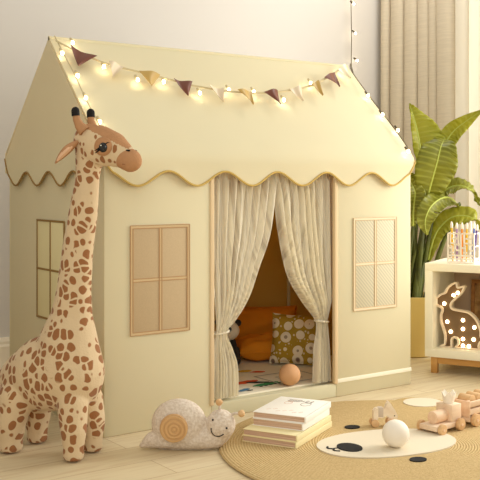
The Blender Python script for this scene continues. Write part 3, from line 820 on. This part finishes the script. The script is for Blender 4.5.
for sy in (-1, 1):
    dsk = MB().cyl((-0.016, sy * 0.040, 0.076), (-0.016, sy * 0.0545, 0.076), 0.0415, 40, 0.003)
    for r_, wv in ((0.035, 0), (0.026, 1), (0.017, 2), (0.009, 3)):
        dsk.tube([(-0.016 + (r_ + 0.0012 * math.sin(3 * a)) * math.cos(a) + 0.003 * wv / 3, sy * 0.0543, 0.076 + r_ * math.sin(a) - 0.003 * wv / 3) for a in [2 * PI * k / 32 for k in range(32)]], 0.0022, 6, True)
    part('shell_disc', dsk, SPIRAL, sn)
HC = Vector((0.122, -0.004, 0.076))
def on_head(x, z, out=0.0):
    dx, dz = x - HC.x, z - HC.z
    return Vector((x, HC.y - math.sqrt(max(0.0001, 0.0435 ** 2 - dx * dx - dz * dz)) - out, z))
for x, z in ((0.099, 0.097), (0.140, 0.075)):
    part('eye', MB().ball(on_head(x, z), 0.0032, 14, 8), BLACK, sn)
sm = [(0.094, 0.074), (0.0945, 0.064), (0.099, 0.055), (0.106, 0.050), (0.115, 0.049), (0.124, 0.052), (0.131, 0.057)]
part('smile', MB().tube([on_head(x, z, 0.0003) for x, z in curve_pts(sm, 20)], 0.0016, 8), BLACK, sn)
for (x0, z0), (x1, z1), (x2, z2) in (((0.116, 0.115), (0.119, 0.128), (0.117, 0.141)), ((0.150, 0.104), (0.166, 0.110), (0.184, 0.107))):
    a = part('antenna', MB().tube(curve_pts([(x0, -0.006, z0), (x1, -0.008, z1), (x2, -0.010, z2)], 8), 0.0042, 10), BOUCLE, sn)
    part('wooden_bead', MB().ball((x2, -0.010, z2 + 0.003), 0.0105, 24, 14), RAWWOOD, a)

# ------------------------------------------------------------------ wooden rabbit on wheels
rb = thing('pull_along_rabbit', 'small pale wooden rabbit on wheels standing behind the white ball', 'wooden toy', (0.783, -0.4305, 0.0105), R(-30))
GREYW = mat('greyish_paint', (206, 188, 168), 0.7)
mb = MB().prism([(-0.030, 0.020), (-0.030, 0.052), (-0.020, 0.060), (0.004, 0.060), (0.010, 0.052), (0.010, 0.034), (0.000, 0.028), (-0.014, 0.030), (-0.018, 0.020)], lambda a, c, t: (a, t, c), -0.011, 0.011)
bd = part('body', mb, CREAMWOOD, rb, False)
part('saddle', MB().box((-0.014, -0.0125, 0.032), (0.002, 0.0125, 0.062), 0.001), GREYW, rb)
hp = [(0.002, 0.046), (0.014, 0.074), (0.022, 0.078), (0.030, 0.070), (0.050, 0.036), (0.050, 0.026), (0.040, 0.022), (0.026, 0.026), (0.012, 0.034)]
hd = part('head', MB().prism(hp, lambda a, c, t: (a, t, c), -0.008, 0.008), CREAMWOOD, rb, False)
for sy in (-1, 1):
    part('eye', MB().ball((0.040, sy * 0.008, 0.034), 0.0022, 10, 6), BLACK, hd)
    part('ear', MB().prism([(0.012, 0.066), (0.018, 0.080), (0.024, 0.079), (0.046, 0.044), (0.040, 0.040)], lambda a, c, t: (a, t, c), sy * 0.0085, sy * 0.0120), CREAMWOOD, hd, False)
    for x in (-0.026, 0.028):
        part('wheel', MB().cyl((x, sy * 0.012, 0.0125), (x, sy * 0.019, 0.0125), 0.0125, 24, 0.0015), RAWWOOD, rb)
part('axle_block', MB().box((0.018, -0.009, 0.008), (0.036, 0.009, 0.027), 0.002), PALEWOOD, rb)
part('axle_block', MB().box((-0.032, -0.009, 0.008), (-0.018, 0.009, 0.024), 0.002), PALEWOOD, rb)

# ------------------------------------------------------------------ toy train (heads towards -x)
def wheel(par, x, y, r, t=0.014):
    w = part('wheel', MB().cyl((x, y - t / 2, r), (x, y + t / 2, r), r, 28, 0.002), RAWWOOD, par)
    part('hub', MB().cyl((x, y - t / 2 - 0.002, r), (x, y + t / 2 + 0.002, r), r * 0.22, 12), PALEWOOD, w)
en = thing('toy_engine', 'wooden toy train engine with round boiler and white crown on the rug', 'toy train', (0.905, -0.578, 0.0105), R(6))
en.scale = (0.93, 0.93, 0.93)
part('chassis', MB().box((-0.080, -0.036, 0.012), (0.070, 0.036, 0.030), 0.003), PINKWOOD, en)
part('boiler', MB().cyl((-0.055, 0, 0.051), (0.012, 0, 0.051), 0.0215, 36, 0.003), PALEWOOD, en)
part('cab', MB().box((0.010, -0.033, 0.030), (0.066, 0.033, 0.088), 0.003), PINKWOOD, en)
mb = MB(); n = 40; prof = []
vs = []; fs = []
for ring, (r_, zf) in enumerate(((0.016, 0), (0.019, 1), (0.022, 2))):
    pass
for k in range(n):
    a = 2 * PI * k / n; tri = abs(((k / n * 5) % 1) * 2 - 1)
    zt = 0.112 + 0.018 * tri
    for r0, z in ((0.017, 0.088), (0.021, 0.105), (0.024 + 0.002 * tri, zt), (0.0215 + 0.002 * tri, zt), (0.0185, 0.105), (0.0145, 0.090)):
        vs.append((0.038 + r0 * math.cos(a), r0 * math.sin(a), z))
for k in range(n):
    q = (k + 1) % n
    for i in range(6):
        j = (i + 1) % 6
        fs.append([k * 6 + i, q * 6 + i, q * 6 + j, k * 6 + j])
part('crown', mb.add(vs, fs), BALLWHITE, en)
for x in (-0.058, 0.045):
    for y in (-0.044, 0.044):
        wheel(en, x, y, 0.0185 if x < 0 else 0.0205)
part('coupling', MB().cyl((0.068, 0, 0.020), (0.092, 0, 0.020), 0.004, 10), OAK, en)
wg = thing('toy_wagon', 'wooden toy train wagon with slatted sides coupled behind the engine', 'toy train', (1.075, -0.562, 0.0105), R(6))
part('chassis', MB().box((-0.075, -0.036, 0.014), (0.095, 0.036, 0.030), 0.003), PINKWOOD, wg)
for sy in (-1, 1):
    part('side_rail', MB().box((-0.072, sy * 0.033 - 0.004, 0.037), (0.092, sy * 0.033 + 0.004, 0.056), 0.002), PINKWOOD, wg)
    part('side_rail', MB().box((-0.072, sy * 0.033 - 0.004, 0.062), (0.092, sy * 0.033 + 0.004, 0.080), 0.002), PINKWOOD, wg)
    for x in (-0.068, 0.088):
        part('corner_post', MB().box((x - 0.005, sy * 0.026 - 0.004, 0.028), (x + 0.005, sy * 0.026 + 0.004, 0.083), 0.001), PALEWOOD, wg)
part('end_board', MB().box((-0.077, -0.037, 0.030), (-0.071, 0.037, 0.082), 0.002), PALEWOOD, wg)
part('end_board', MB().box((0.091, -0.037, 0.030), (0.097, 0.037, 0.082), 0.002), PALEWOOD, wg)
for x in (-0.052, 0.070):
    for y in (-0.044, 0.044):
        wheel(wg, x, y, 0.0205)
M6 = Matrix.Translation((1.075, -0.562, 0.0105)) @ Matrix.Rotation(R(6), 4, 'Z')
for k, (x, lab) in enumerate(((-0.040, 'round wooden log in the toy wagon, nearest the engine'), (0.002, 'round wooden log in the middle of the toy wagon'), (0.044, 'round wooden log in the toy wagon at the right picture edge'))):
    b0 = MB().cyl((0, -0.024, 0), (0, 0.024, 0), 0.0185, 24, 0.002)
    lg = tag(part('toy_log', b0, RAWWOOD, loc=M6 @ Vector((x, 0, 0.0775))), lab, 'toy block', 'logs loaded in the toy wagon')
    lg.rotation_euler = (0, 0, R(6))
for x in (-0.040, 0.002, 0.044):
    pass
part('load_deck', MB().box((-0.070, -0.0215, 0.030), (0.090, 0.0215, 0.059), 0.001), PALEWOOD, wg)

# ------------------------------------------------------------------ low cabinet on oak legs
SA = Vector((1.566, 0.119, 0)); SRZ = math.atan2(-0.898, 0.439)     # local x runs along the front, local y into the depth
sh = thing('cube_shelf', 'low white open shelf unit on an oak base at the right', 'shelf', SA, SRZ)
SW, SD, SB, ST, TH = 0.80, 0.35, 0.070, 0.463, 0.033
part('top_panel', MB().box((0, 0, ST - TH), (SW, SD, ST), 0.002), WHITEWOOD, sh)
part('bottom_panel', MB().box((0, 0, SB), (SW, SD, SB + TH), 0.002), WHITEWOOD, sh)
for x in (0, SW / 2 - TH / 2, SW - TH):
    part('side_panel', MB().box((x, 0.0005, SB + TH - 0.001), (x + TH, SD, ST - TH + 0.001), 0.001), WHITEWOOD, sh)
part('back_panel', MB().box((TH - 0.002, SD - 0.012, SB + TH - 0.002), (SW - TH + 0.002, SD - 0.004, ST - TH + 0.002)), BACKPANEL, sh)
for x in (0.02, SW - 0.045):
    for y in (0.02, SD - 0.045):
        part('leg', MB().box((x, y, 0), (x + 0.027, y + 0.027, SB), 0.002), OAK, sh)
part('base_rail', MB().box((0.047, 0.024, SB - 0.030), (SW - 0.045, 0.042, SB), 0.002), OAK, sh)
part('base_rail', MB().box((0.047, SD - 0.042, SB - 0.030), (SW - 0.045, SD - 0.024, SB), 0.002), OAK, sh)
for x in (0.024, SW - 0.041):
    part('base_rail', MB().box((x, 0.047, SB - 0.030), (x + 0.018, SD - 0.045, SB), 0.002), OAK, sh)
SM = Matrix.Translation(SA) @ Matrix.Rotation(SRZ, 4, 'Z')

# rabbit marquee lamp on the shelf floor
lz = SB + TH
lamp = thing('rabbit_lamp', 'rabbit shaped wooden marquee lamp with round bulbs inside the white shelf', 'lamp', SM @ Vector((0.12, 0.075, lz)), SRZ)
ctrl = [(-0.102, 0.190), (-0.096, 0.203), (-0.072, 0.224), (-0.053, 0.232), (-0.044, 0.250), (-0.026, 0.268), (-0.002, 0.277), (0.004, 0.258), (0.030, 0.264), (0.026, 0.246), (0.014, 0.228), (-0.010, 0.205), (-0.022, 0.192), (-0.026, 0.180), (-0.018, 0.166), (0.014, 0.161), (0.047, 0.156), (0.072, 0.138), (0.090, 0.112), (0.100, 0.080), (0.101, 0.058), (0.112, 0.054), (0.116, 0.044), (0.110, 0.036), (0.098, 0.034), (0.092, 0.018), (0.090, 0.001), (0.020, 0.001), (-0.006, 0.001), (-0.004, 0.010), (0.004, 0.020), (0.004, 0.034), (-0.004, 0.044), (-0.016, 0.044), (-0.022, 0.034), (-0.022, 0.012), (-0.024, 0.001), (-0.068, 0.001), (-0.068, 0.009), (-0.054, 0.014), (-0.052, 0.050), (-0.060, 0.080), (-0.070, 0.108), (-0.070, 0.138), (-0.064, 0.156), (-0.070, 0.168), (-0.088, 0.176)]
outl = curve_pts(ctrl + [ctrl[0]], 220)[:-1]
part('face_panel', MB().prism(outl, lambda a, c, t: (a, t, c), 0.0, 0.012), LAMPFACE, lamp, False)
cx_, cz_ = 0.0, 0.12
rim = MB(); N = len(outl); vs = []; fs = []
for k, (a, c) in enumerate(outl):
    pa, pb = outl[k - 1], outl[(k + 1) % N]
    tx, tz = pb[0] - pa[0], pb[1] - pa[1]; l = math.hypot(tx, tz) or 1
    nx, nz = tz / l, -tx / l
    i0, o0 = 0.0055, 0.0025
    for s_, y in ((i0, -0.016), (-o0, -0.016), (-o0, 0.013), (i0, 0.013)):
        vs.append((a + nx * s_, y, max(c + nz * s_, 0.0005)))
for k in range(N):
    q = (k + 1) % N
    for i in range(4):
        j = (i + 1) % 4
        fs.append([k * 4 + i, k * 4 + j, q * 4 + j, q * 4 + i])
part('wooden_rim', rim.add(vs, fs), CREAMWOOD, lamp, False)
for x, z in ((-0.057, 0.185), (-0.017, 0.223), (0.001, 0.234), (-0.044, 0.109), (0.023, 0.120), (0.023, 0.083), (0.071, 0.093), (-0.029, 0.068), (0.023, 0.041), (0.068, 0.042), (0.023, 0.013), (0.048, 0.013)):
    part('bulb', MB().ball((x, -0.004, z), (0.0078, 0.0055, 0.0078), 16, 10), LAMPBULB, lamp)

# framed picture leaning at the back of the shelf
pf = thing('framed_picture', 'brown framed picture leaning at the back inside the white shelf', 'picture', SM @ Vector((0.115, 0.292, lz)), SRZ)
pf.rotation_euler = (R(-5), 0, SRZ)
mb = MB()
for lo, hi in (((0, 0, 0), (0.22, 0.016, 0.016)), ((0, 0, 0.254), (0.22, 0.016, 0.27)), ((0, 0, 0.016), (0.016, 0.016, 0.254)), ((0.204, 0, 0.016), (0.22, 0.016, 0.254))):
    mb.box(lo, hi, 0.002)
part('frame', mb, wood('picture_oak', (176, 120, 62), (150, 98, 48)), pf)
part('print', MB().box((0.014, 0.006, 0.014), (0.206, 0.012, 0.256)), mat('abstract_print', (196, 152, 92), 0.8, col2=(126, 82, 44), vscale=34), pf, False)

# white lattice holder with paint brushes on the shelf top
hx0, hx1, hy0, hy1, hz = 0.086, 0.200, 0.035, 0.125, 0.128
ho = thing('lattice_holder', 'white square lattice brush holder standing on the shelf top', 'pencil holder', SM @ Vector((hx0, hy0, ST)), SRZ)
W_, D_ = hx1 - hx0, hy1 - hy0
part('base_plate', MB().box((0, 0, 0), (W_, D_, 0.006), 0.001), BALLWHITE, ho)
def lattice(length):
    r = []
    t = 0.0055
    for z in (0.022, hz): r.append((0, length, z - t, z))
    for x in (0, length / 2 - t / 2, length - t): r.append((x, x + t, 0.006, hz))
    q = length / 2
    for ox in (0, q):
        for (a, c, e, f) in ((0.18, 0.42, 0.30, 0.33), (0.30, 0.34, 0.08, 0.55), (0.58, 0.95, 0.38, 0.41), (0.58, 0.62, 0.38, 0.86), (0.2, 0.62, 0.62, 0.65), (0.2, 0.24, 0.62, 0.98), (0.36, 0.80, 0.78, 0.81), (0.76, 0.80, 0.55, 0.98), (0.02, 0.30, 0.46, 0.49), (0.05, 0.98, 0.20, 0.23), (0.62, 0.98, 0.58, 0.61)):
            r.append((ox + q * a, ox + q * c + 0.002, 0.006 + (hz - 0.006) * e, 0.006 + (hz - 0.006) * f + 0.003))
    return r
def plain(length):
    t = 0.005
    return [(0, length, 0.017, 0.022), (0, length, hz - t, hz), (0, t, 0.006, hz), (length - t, length, 0.006, hz), (0, length, 0.07, 0.074)]
m1, m2 = MB(), MB(); m3, m4 = MB(), MB()
for a, c, e, f in lattice(W_):
    m1.box((a, 0, e), (c, 0.004, f))
for a, c, e, f in plain(W_):
    m2.box((a, D_ - 0.004, e), (c, D_, f))
for a, c, e, f in plain(D_ - 0.008):
    m3.box((0, 0.004 + a, e), (0.004, 0.004 + c, f)); m4.box((W_ - 0.004, 0.004 + a, e), (W_, 0.004 + c, f))
for m_ in (m1, m2, m3, m4): part('lattice_side', m_, BALLWHITE, ho, False)
cols = dict(yellow=(232, 186, 40), lilac=(176, 148, 196), brown=(150, 96, 70), orange=(230, 140, 30), white=(244, 238, 226), purple=(98, 78, 140), blue=(92, 110, 176))
pc = {k: mat('lacquer_' + k, v, 0.4) for k, v in cols.items()}
for col, lx, ly, h, dx, dy, lab in (('yellow', 0.016, 0.03, 0.168, -0.006, 0.0, 'yellow paint brush with white tip at the left of the lattice holder'),
        ('lilac', 0.028, 0.05, 0.162, -0.004, 0.01, 'lilac paint brush beside the leftmost yellow one in the lattice holder'),
        ('brown', 0.044, 0.06, 0.155, 0.002, 0.005, 'brown paint brush left of the orange one in the lattice holder'),
        ('orange', 0.054, 0.03, 0.164, 0.001, 0.0, 'orange paint brush in the middle of the lattice holder'),
        ('yellow', 0.068, 0.045, 0.163, 0.004, 0.0, 'yellow paint brush right of the orange one in the lattice holder'),
        ('purple', 0.080, 0.065, 0.150, 0.002, 0.0, 'dark purple paint brush between the yellow and white ones in the lattice holder'),
        ('white', 0.088, 0.03, 0.172, 0.003, 0.0, 'white paint brush in the right half of the lattice holder'),
        ('blue', 0.095, 0.055, 0.166, 0.004, 0.005, 'blue paint brush beside the white one in the lattice holder'),
        ('purple', 0.100, 0.035, 0.158, 0.018, 0.0, 'purple paint brush leaning out at the right of the lattice holder')):
    p0 = Vector((0, 0, 0)); p1 = Vector((dx, dy, h)); q = lambda t: p0.lerp(p1, t)
    br = thing('paint_brush', lab, 'paint brush', SM @ Vector((hx0 + lx, hy0 + ly, ST + 0.0065)), SRZ, 'brushes in the lattice holder')
    part('handle', MB().tube([q(0), q(0.1), q(0.45), q(0.80), q(0.84)], [0.002, 0.004, 0.0056, 0.0042, 0.004], 10), pc[col], br)
    part('bristles', MB().tube([q(0.84), q(0.86), q(0.93), q(1)], [0.0045, 0.0056, 0.0058, 0.0026], 10), BALLWHITE, br)

# ------------------------------------------------------------------ banana plant
PC = Vector((1.85, 0.47, 0))
pt = thing('banana_plant', 'potted banana plant with broad green leaves between tent and shelf', 'potted plant', PC)
part('pot', MB().lathe([(0.0005, 0), (0.11, 0), (0.118, 0.006), (0.140, 0.265), (0.140, 0.278), (0.128, 0.278), (0.126, 0.240), (0.0005, 0.240)], n=48), POT, pt)
part('soil', MB().lathe([(0.0005, 0.250), (0.06, 0.252), (0.126, 0.246)], n=40), SOIL, pt)
def leaf(mid, widths, side, m, fold=0.25, wave=0.004, stalk=True, base=None, asym=(1, 1), tears=()):
    """blade spread either side of a curved rib; side is the direction across the blade"""
    n = 44
    P = [Vector(p) - PC for p in curve_pts(mid, n)]
    Wd = [w[0] for w in curve_pts([(w,) for w in widths], n)]
    side = Vector(side).normalized()
    def frame(k):
        t = (P[min(k + 1, n)] - P[max(k - 1, 0)]).normalized()
        s_ = (side - t * side.dot(t)).normalized(); return t, s_, s_.cross(t).normalized()
    lf = None
    vs = []; fs = []; NU = 8
    for k in range(n + 1):
        t, s_, nn = frame(k)
        for i in range(-NU, NU + 1):
            f = i / NU; w = max(Wd[k], 0.0005) * (asym[1] if f > 0 else asym[0])
            rip = wave * math.sin(k * 1.9) * abs(f) + wave * 1.6 * math.sin(k * 0.45 + (2 if f > 0 else 0)) * f * f
            vs.append(P[k] + s_ * f * w + nn * (abs(f) * w * fold - f * f * w * 0.25 + rip) - t * abs(f) ** 1.5 * w * 0.25)
    c = 2 * NU + 1
    for k in range(n):
        for i in range(c - 1):
            f = (i - NU) / NU
            if any(a <= k <= b and (f > lim if lim > 0 else f < lim) for a, b, lim in tears): continue
            fs.append([k * c + i, k * c + i + 1, (k + 1) * c + i + 1, (k + 1) * c + i])
    mb = MB().add(vs, fs)
    lf = part('leaf', mb, m, pt)
    at = lf.data.attributes.new('vein', 'FLOAT', 'POINT')
    at.data.foreach_set('value', [k * 2.1 - 5.5 * abs(i / NU) + 0.6 * math.sin(k * 0.7) for k in range(n + 1) for i in range(-NU, NU + 1)])
    so = lf.modifiers.new('thickness', 'SOLIDIFY'); so.thickness = 0.0015; so.offset = 0
    rr = MB().tube([P[k] for k in range(n + 1)], [0.0048 * (1 - k / n) + 0.001 for k in range(n + 1)], 8)
    part('midrib', rr, RIB, lf)
    if stalk:
        b0 = Vector(base or (0, 0, 0.25)); top = P[0]; d = (P[1] - P[0]).normalized()
        pts = curve_pts([tuple(b0), tuple(b0.lerp(top, 0.5) + Vector((0, 0, 0.03))), tuple(top - d * 0.01), tuple(top + d * 0.012)], 20)
        part('stalk', MB().tube(pts, [0.014 - 0.009 * k / 20 for k in range(21)], 10), STEMG, lf)
CR = (0.813, -0.582, 0)
leaf([(1.924, 0.473, 0.885), (1.912, 0.481, 1.004), (1.900, 0.502, 1.109), (1.888, 0.522, 1.178)], [0.045, 0.100, 0.085, 0.040, 0.003], (0.80, -0.55, -0.15), LEAFLIGHT, fold=0.5, asym=(0.35, 1.2), base=(0.02, 0.03, 0.25))
leaf([(1.970, 0.440, 0.880), (1.993, 0.411, 0.960), (2.016, 0.370, 1.035), (2.035, 0.307, 1.085), (2.064, 0.224, 1.138)], [0.012, 0.036, 0.046, 0.034, 0.004], (0.35, -0.25, -0.9), LEAFLIGHT, fold=0.35, base=(0.05, 0.02, 0.25), tears=((17, 17, 0.3),))
leaf([(1.887, 0.413, 0.693), (1.872, 0.375, 0.777), (1.865, 0.331, 0.878), (1.890, 0.325, 0.962), (1.940, 0.350, 1.000)], [0.012, 0.062, 0.094, 0.085, 0.045], CR, LEAF, fold=0.30, base=(0.0, -0.03, 0.25))
leaf([(2.055, 0.367, 0.690), (1.978, 0.348, 0.730), (1.902, 0.341, 0.726), (1.835, 0.340, 0.686), (1.802, 0.339, 0.623), (1.802, 0.327, 0.564)], [0.015, 0.038, 0.048, 0.050, 0.040, 0.004], (0.35, -0.6, -0.72), LEAF, fold=0.3, base=(0.06, -0.03, 0.25), tears=((27, 27, 0.4),))
leaf([(1.955, 0.414, 0.701), (1.971, 0.378, 0.758), (1.997, 0.335, 0.786), (2.016, 0.285, 0.781), (2.030, 0.250, 0.749), (2.028, 0.216, 0.695)], [0.015, 0.034, 0.044, 0.042, 0.034, 0.004], (-0.25, -0.75, -0.6), LEAF, fold=0.35, base=(0.04, -0.01, 0.25))
leaf([(1.925, 0.436, 0.428), (1.947, 0.419, 0.541), (1.978, 0.397, 0.602), (2.005, 0.354, 0.641), (2.039, 0.305, 0.646), (2.061, 0.264, 0.624), (2.078, 0.229, 0.565)], [0.012, 0.036, 0.046, 0.048, 0.046, 0.038, 0.004], (0.1, -0.7, -0.7), LEAFLIGHT, fold=0.3, base=(0.05, 0.01, 0.25))
leaf([(1.947, 0.444, 0.653), (1.902, 0.452, 0.739), (1.860, 0.457, 0.800), (1.826, 0.482, 0.833)], [0.010, 0.046, 0.052, 0.030], (0.6, -0.3, -0.75), LEAF, fold=0.3, base=(-0.02, 0.02, 0.25))
leaf([(1.838, 0.449, 0.600), (1.822, 0.430, 0.680), (1.815, 0.415, 0.760), (1.790, 0.430, 0.820)], [0.010, 0.040, 0.046, 0.010], CR, LEAF, fold=0.5, base=(-0.04, 0.0, 0.25))
for k, tp_ in enumerate(((1.838, 0.449, 0.627), (1.868, 0.452, 0.664), (1.898, 0.455, 0.602), (1.924, 0.448, 0.555), (1.827, 0.419, 0.49), (1.894, 0.433, 0.43), (1.855, 0.44, 0.58), (1.91, 0.44, 0.50))):
    b0 = Vector((0.035 * math.cos(k * 2.2), 0.035 * math.sin(k * 2.2), 0.25)); e = Vector(tp_) - PC
    part('sheath', MB().tube([b0, b0.lerp(e, 0.5) + Vector((0, 0, 0.02)), e], [0.016, 0.013, 0.002], 10), STEMG, pt)

# ------------------------------------------------------------------ pennant bunting on the roof
NV = Vector((0, -0.711, 0.703))
cord = [(-0.009, 0.345, 1.284), (0.05, 0.313, 1.25), (0.09, 0.293, 1.231), (0.138, 0.274, 1.212), (0.215, 0.257, 1.195), (0.295, 0.244, 1.181), (0.38, 0.227, 1.164), (0.455, 0.213, 1.149), (0.598, 0.198, 1.135), (0.76, 0.2, 1.137), (0.923, 0.222, 1.159), (1.049, 0.251, 1.188), (1.202, 0.306, 1.244), (1.319, 0.356, 1.294)]
cord = [Vector(p) + NV * 0.006 for p in cord]
bu = thing('pennant_bunting', 'bunting of brown, beige and gold satin pennants draped across the tent roof', 'bunting', cord[0])
CC = [Vector(p) for p in curve_pts([tuple(p) for p in cord], 130)]
part('cord', MB().tube([p - cord[0] for p in CC], 0.0028, 8), LIGHTCABLE, bu)
def cord_at(x):
    return min(CC, key=lambda p: abs(p.x - x))
dn = Vector((0, -0.703, -0.711))
for x, m, w, tip, nm in ((0.072, SATBROWN, 0.078, -0.045, 'brown satin pennant'), (0.180, SATBEIGE, 0.058, -0.048, 'beige satin pennant'), (0.300, SATGOLD, 0.068, -0.030, 'gold satin pennant'),
        (0.425, SATBROWN, 0.070, -0.020, 'brown satin pennant'), (0.553, SATBEIGE, 0.064, -0.005, 'beige satin pennant'), (0.680, SATGOLD, 0.068, 0.0, 'gold satin pennant'),
        (0.810, SATBROWN, 0.072, 0.0, 'brown satin pennant'), (0.940, SATBEIGE, 0.064, 0.0, 'beige satin pennant'), (1.066, SATGOLD, 0.070, 0.0, 'gold satin pennant'),
        (1.185, SATBROWN, 0.080, 0.004, 'brown satin pennant'), (1.290, SATCREAM, 0.072, 0.0, 'cream satin pennant')):
    a, b_ = cord_at(x - w / 2), cord_at(x + w / 2); ph = x * 37
    apex = cord_at(x) + dn * 0.080 + Vector((tip, 0, 0))
    def fl(u, v, a=a, b_=b_, apex=apex, ph=ph):
        q = a.lerp(b_, u).lerp(apex, v)
        return q - cord[0] + NV * (0.004 + 0.006 * math.sin(ph + 5 * u + 2.2 * v) * (1 - v * 0.5) + 0.006)
    f = part('pennant', MB().slab(fl, 14, 10, NV * 0.0012), m, bu); f['label'] = nm

# ------------------------------------------------------------------ fairy lights
def lights(label, pts, bulbs, cable, drop=None, hook=None):
    P0 = Vector(pts[0]); o = thing('fairy_lights', label, 'string lights', P0)
    part('cable', MB().tube([Vector(p) - P0 for p in curve_pts(pts, 12 * len(pts))], 0.0022, 6), cable, o)
    for bpt in bulbs:
        q = Vector(bpt[:3]) - P0; d = Vector(bpt[3]) if len(bpt) > 3 else dn
        s0 = part('socket', MB().cyl(q - d * 0.022, q - d * 0.004, 0.0042, 10, 0.001, 0.0050), cable if cable is CABLE else LIGHTCABLE, o)
        part('bulb', MB().ball(q + d * 0.004, (0.0052, 0.0052, 0.0062), 14, 8), BULB, s0)
    return o
lift = NV * 0.004
def L3(p): return tuple(Vector(p) + lift)
bl = [(0.132, 0.262, 1.2), (0.242, 0.221, 1.158), (0.347, 0.221, 1.158), (0.477, 0.187, 1.123), (0.618, 0.207, 1.144), (0.732, 0.206, 1.143), (0.856, 0.181, 1.117), (1.06, 0.265, 1.202), (1.291, 0.331, 1.269)]
c2 = [p + NV * 0.002 + dn * 0.006 for p in cord]
lights('warm fairy lights strung along the bunting across the tent roof', [tuple(p) for p in c2], [L3(p) for p in bl] + [L3((0.056, 0.348, 1.286))], LIGHTCABLE)
ledge = [(0.0, 0.372, 1.306), (0.0, 0.303, 1.24), (0.004, 0.22, 1.157), (0.002, 0.141, 1.077), (0.006, 0.06, 0.995), (0.006, 0.02, 0.955)]
lights('warm fairy lights running down the left sloping edge of the tent roof', [L3(p) for p in ledge], [L3(p) for p in ((-0.004, 0.303, 1.24), (0.013, 0.22, 1.157), (0.004, 0.141, 1.077), (0.013, 0.06, 0.995))], LIGHTCABLE)
redge = [(2.10, 1.17, 2.35), (2.098, 1.165, 2.1), (2.099, 1.162, 1.80), (2.101, 1.16, 1.6), (2.098, 1.158, 1.46), (2.05, 1.10, 1.392), (1.75, 0.76, 1.33), (1.42, 0.42, 1.322), (1.352, 0.335, 1.275), (1.345, 0.224, 1.164), (1.348, 0.142, 1.081), (1.352, 0.076, 1.014), (1.345, 0.0, 0.938)]
redge = [Vector(p) for p in redge]
side = Vector((0.62, -0.45, -0.64))
lights('warm fairy lights hanging down the wall and along the right roof edge', [tuple(p) for p in redge],
       [L3(p) for p in ((1.335, 0.224, 1.163), (1.338, 0.142, 1.08), (1.360, 0.076, 1.013), (1.330, -0.010, 0.925))] +
       [(2.118, 1.15, 1.618, side), (2.130, 1.15, 1.470, side), (2.105, 1.15, 1.776, side), (2.095, 1.14, 1.945, side)], CABLE)
mb = MB().cyl((2.10, 1.2, 2.36), (2.10, 1.165, 2.36), 0.004, 10).ball((2.10, 1.163, 2.36), 0.007, 12, 8)
tag(part('wall_hook', mb, OAK), 'small wall hook above the picture holding the fairy lights', 'hook')
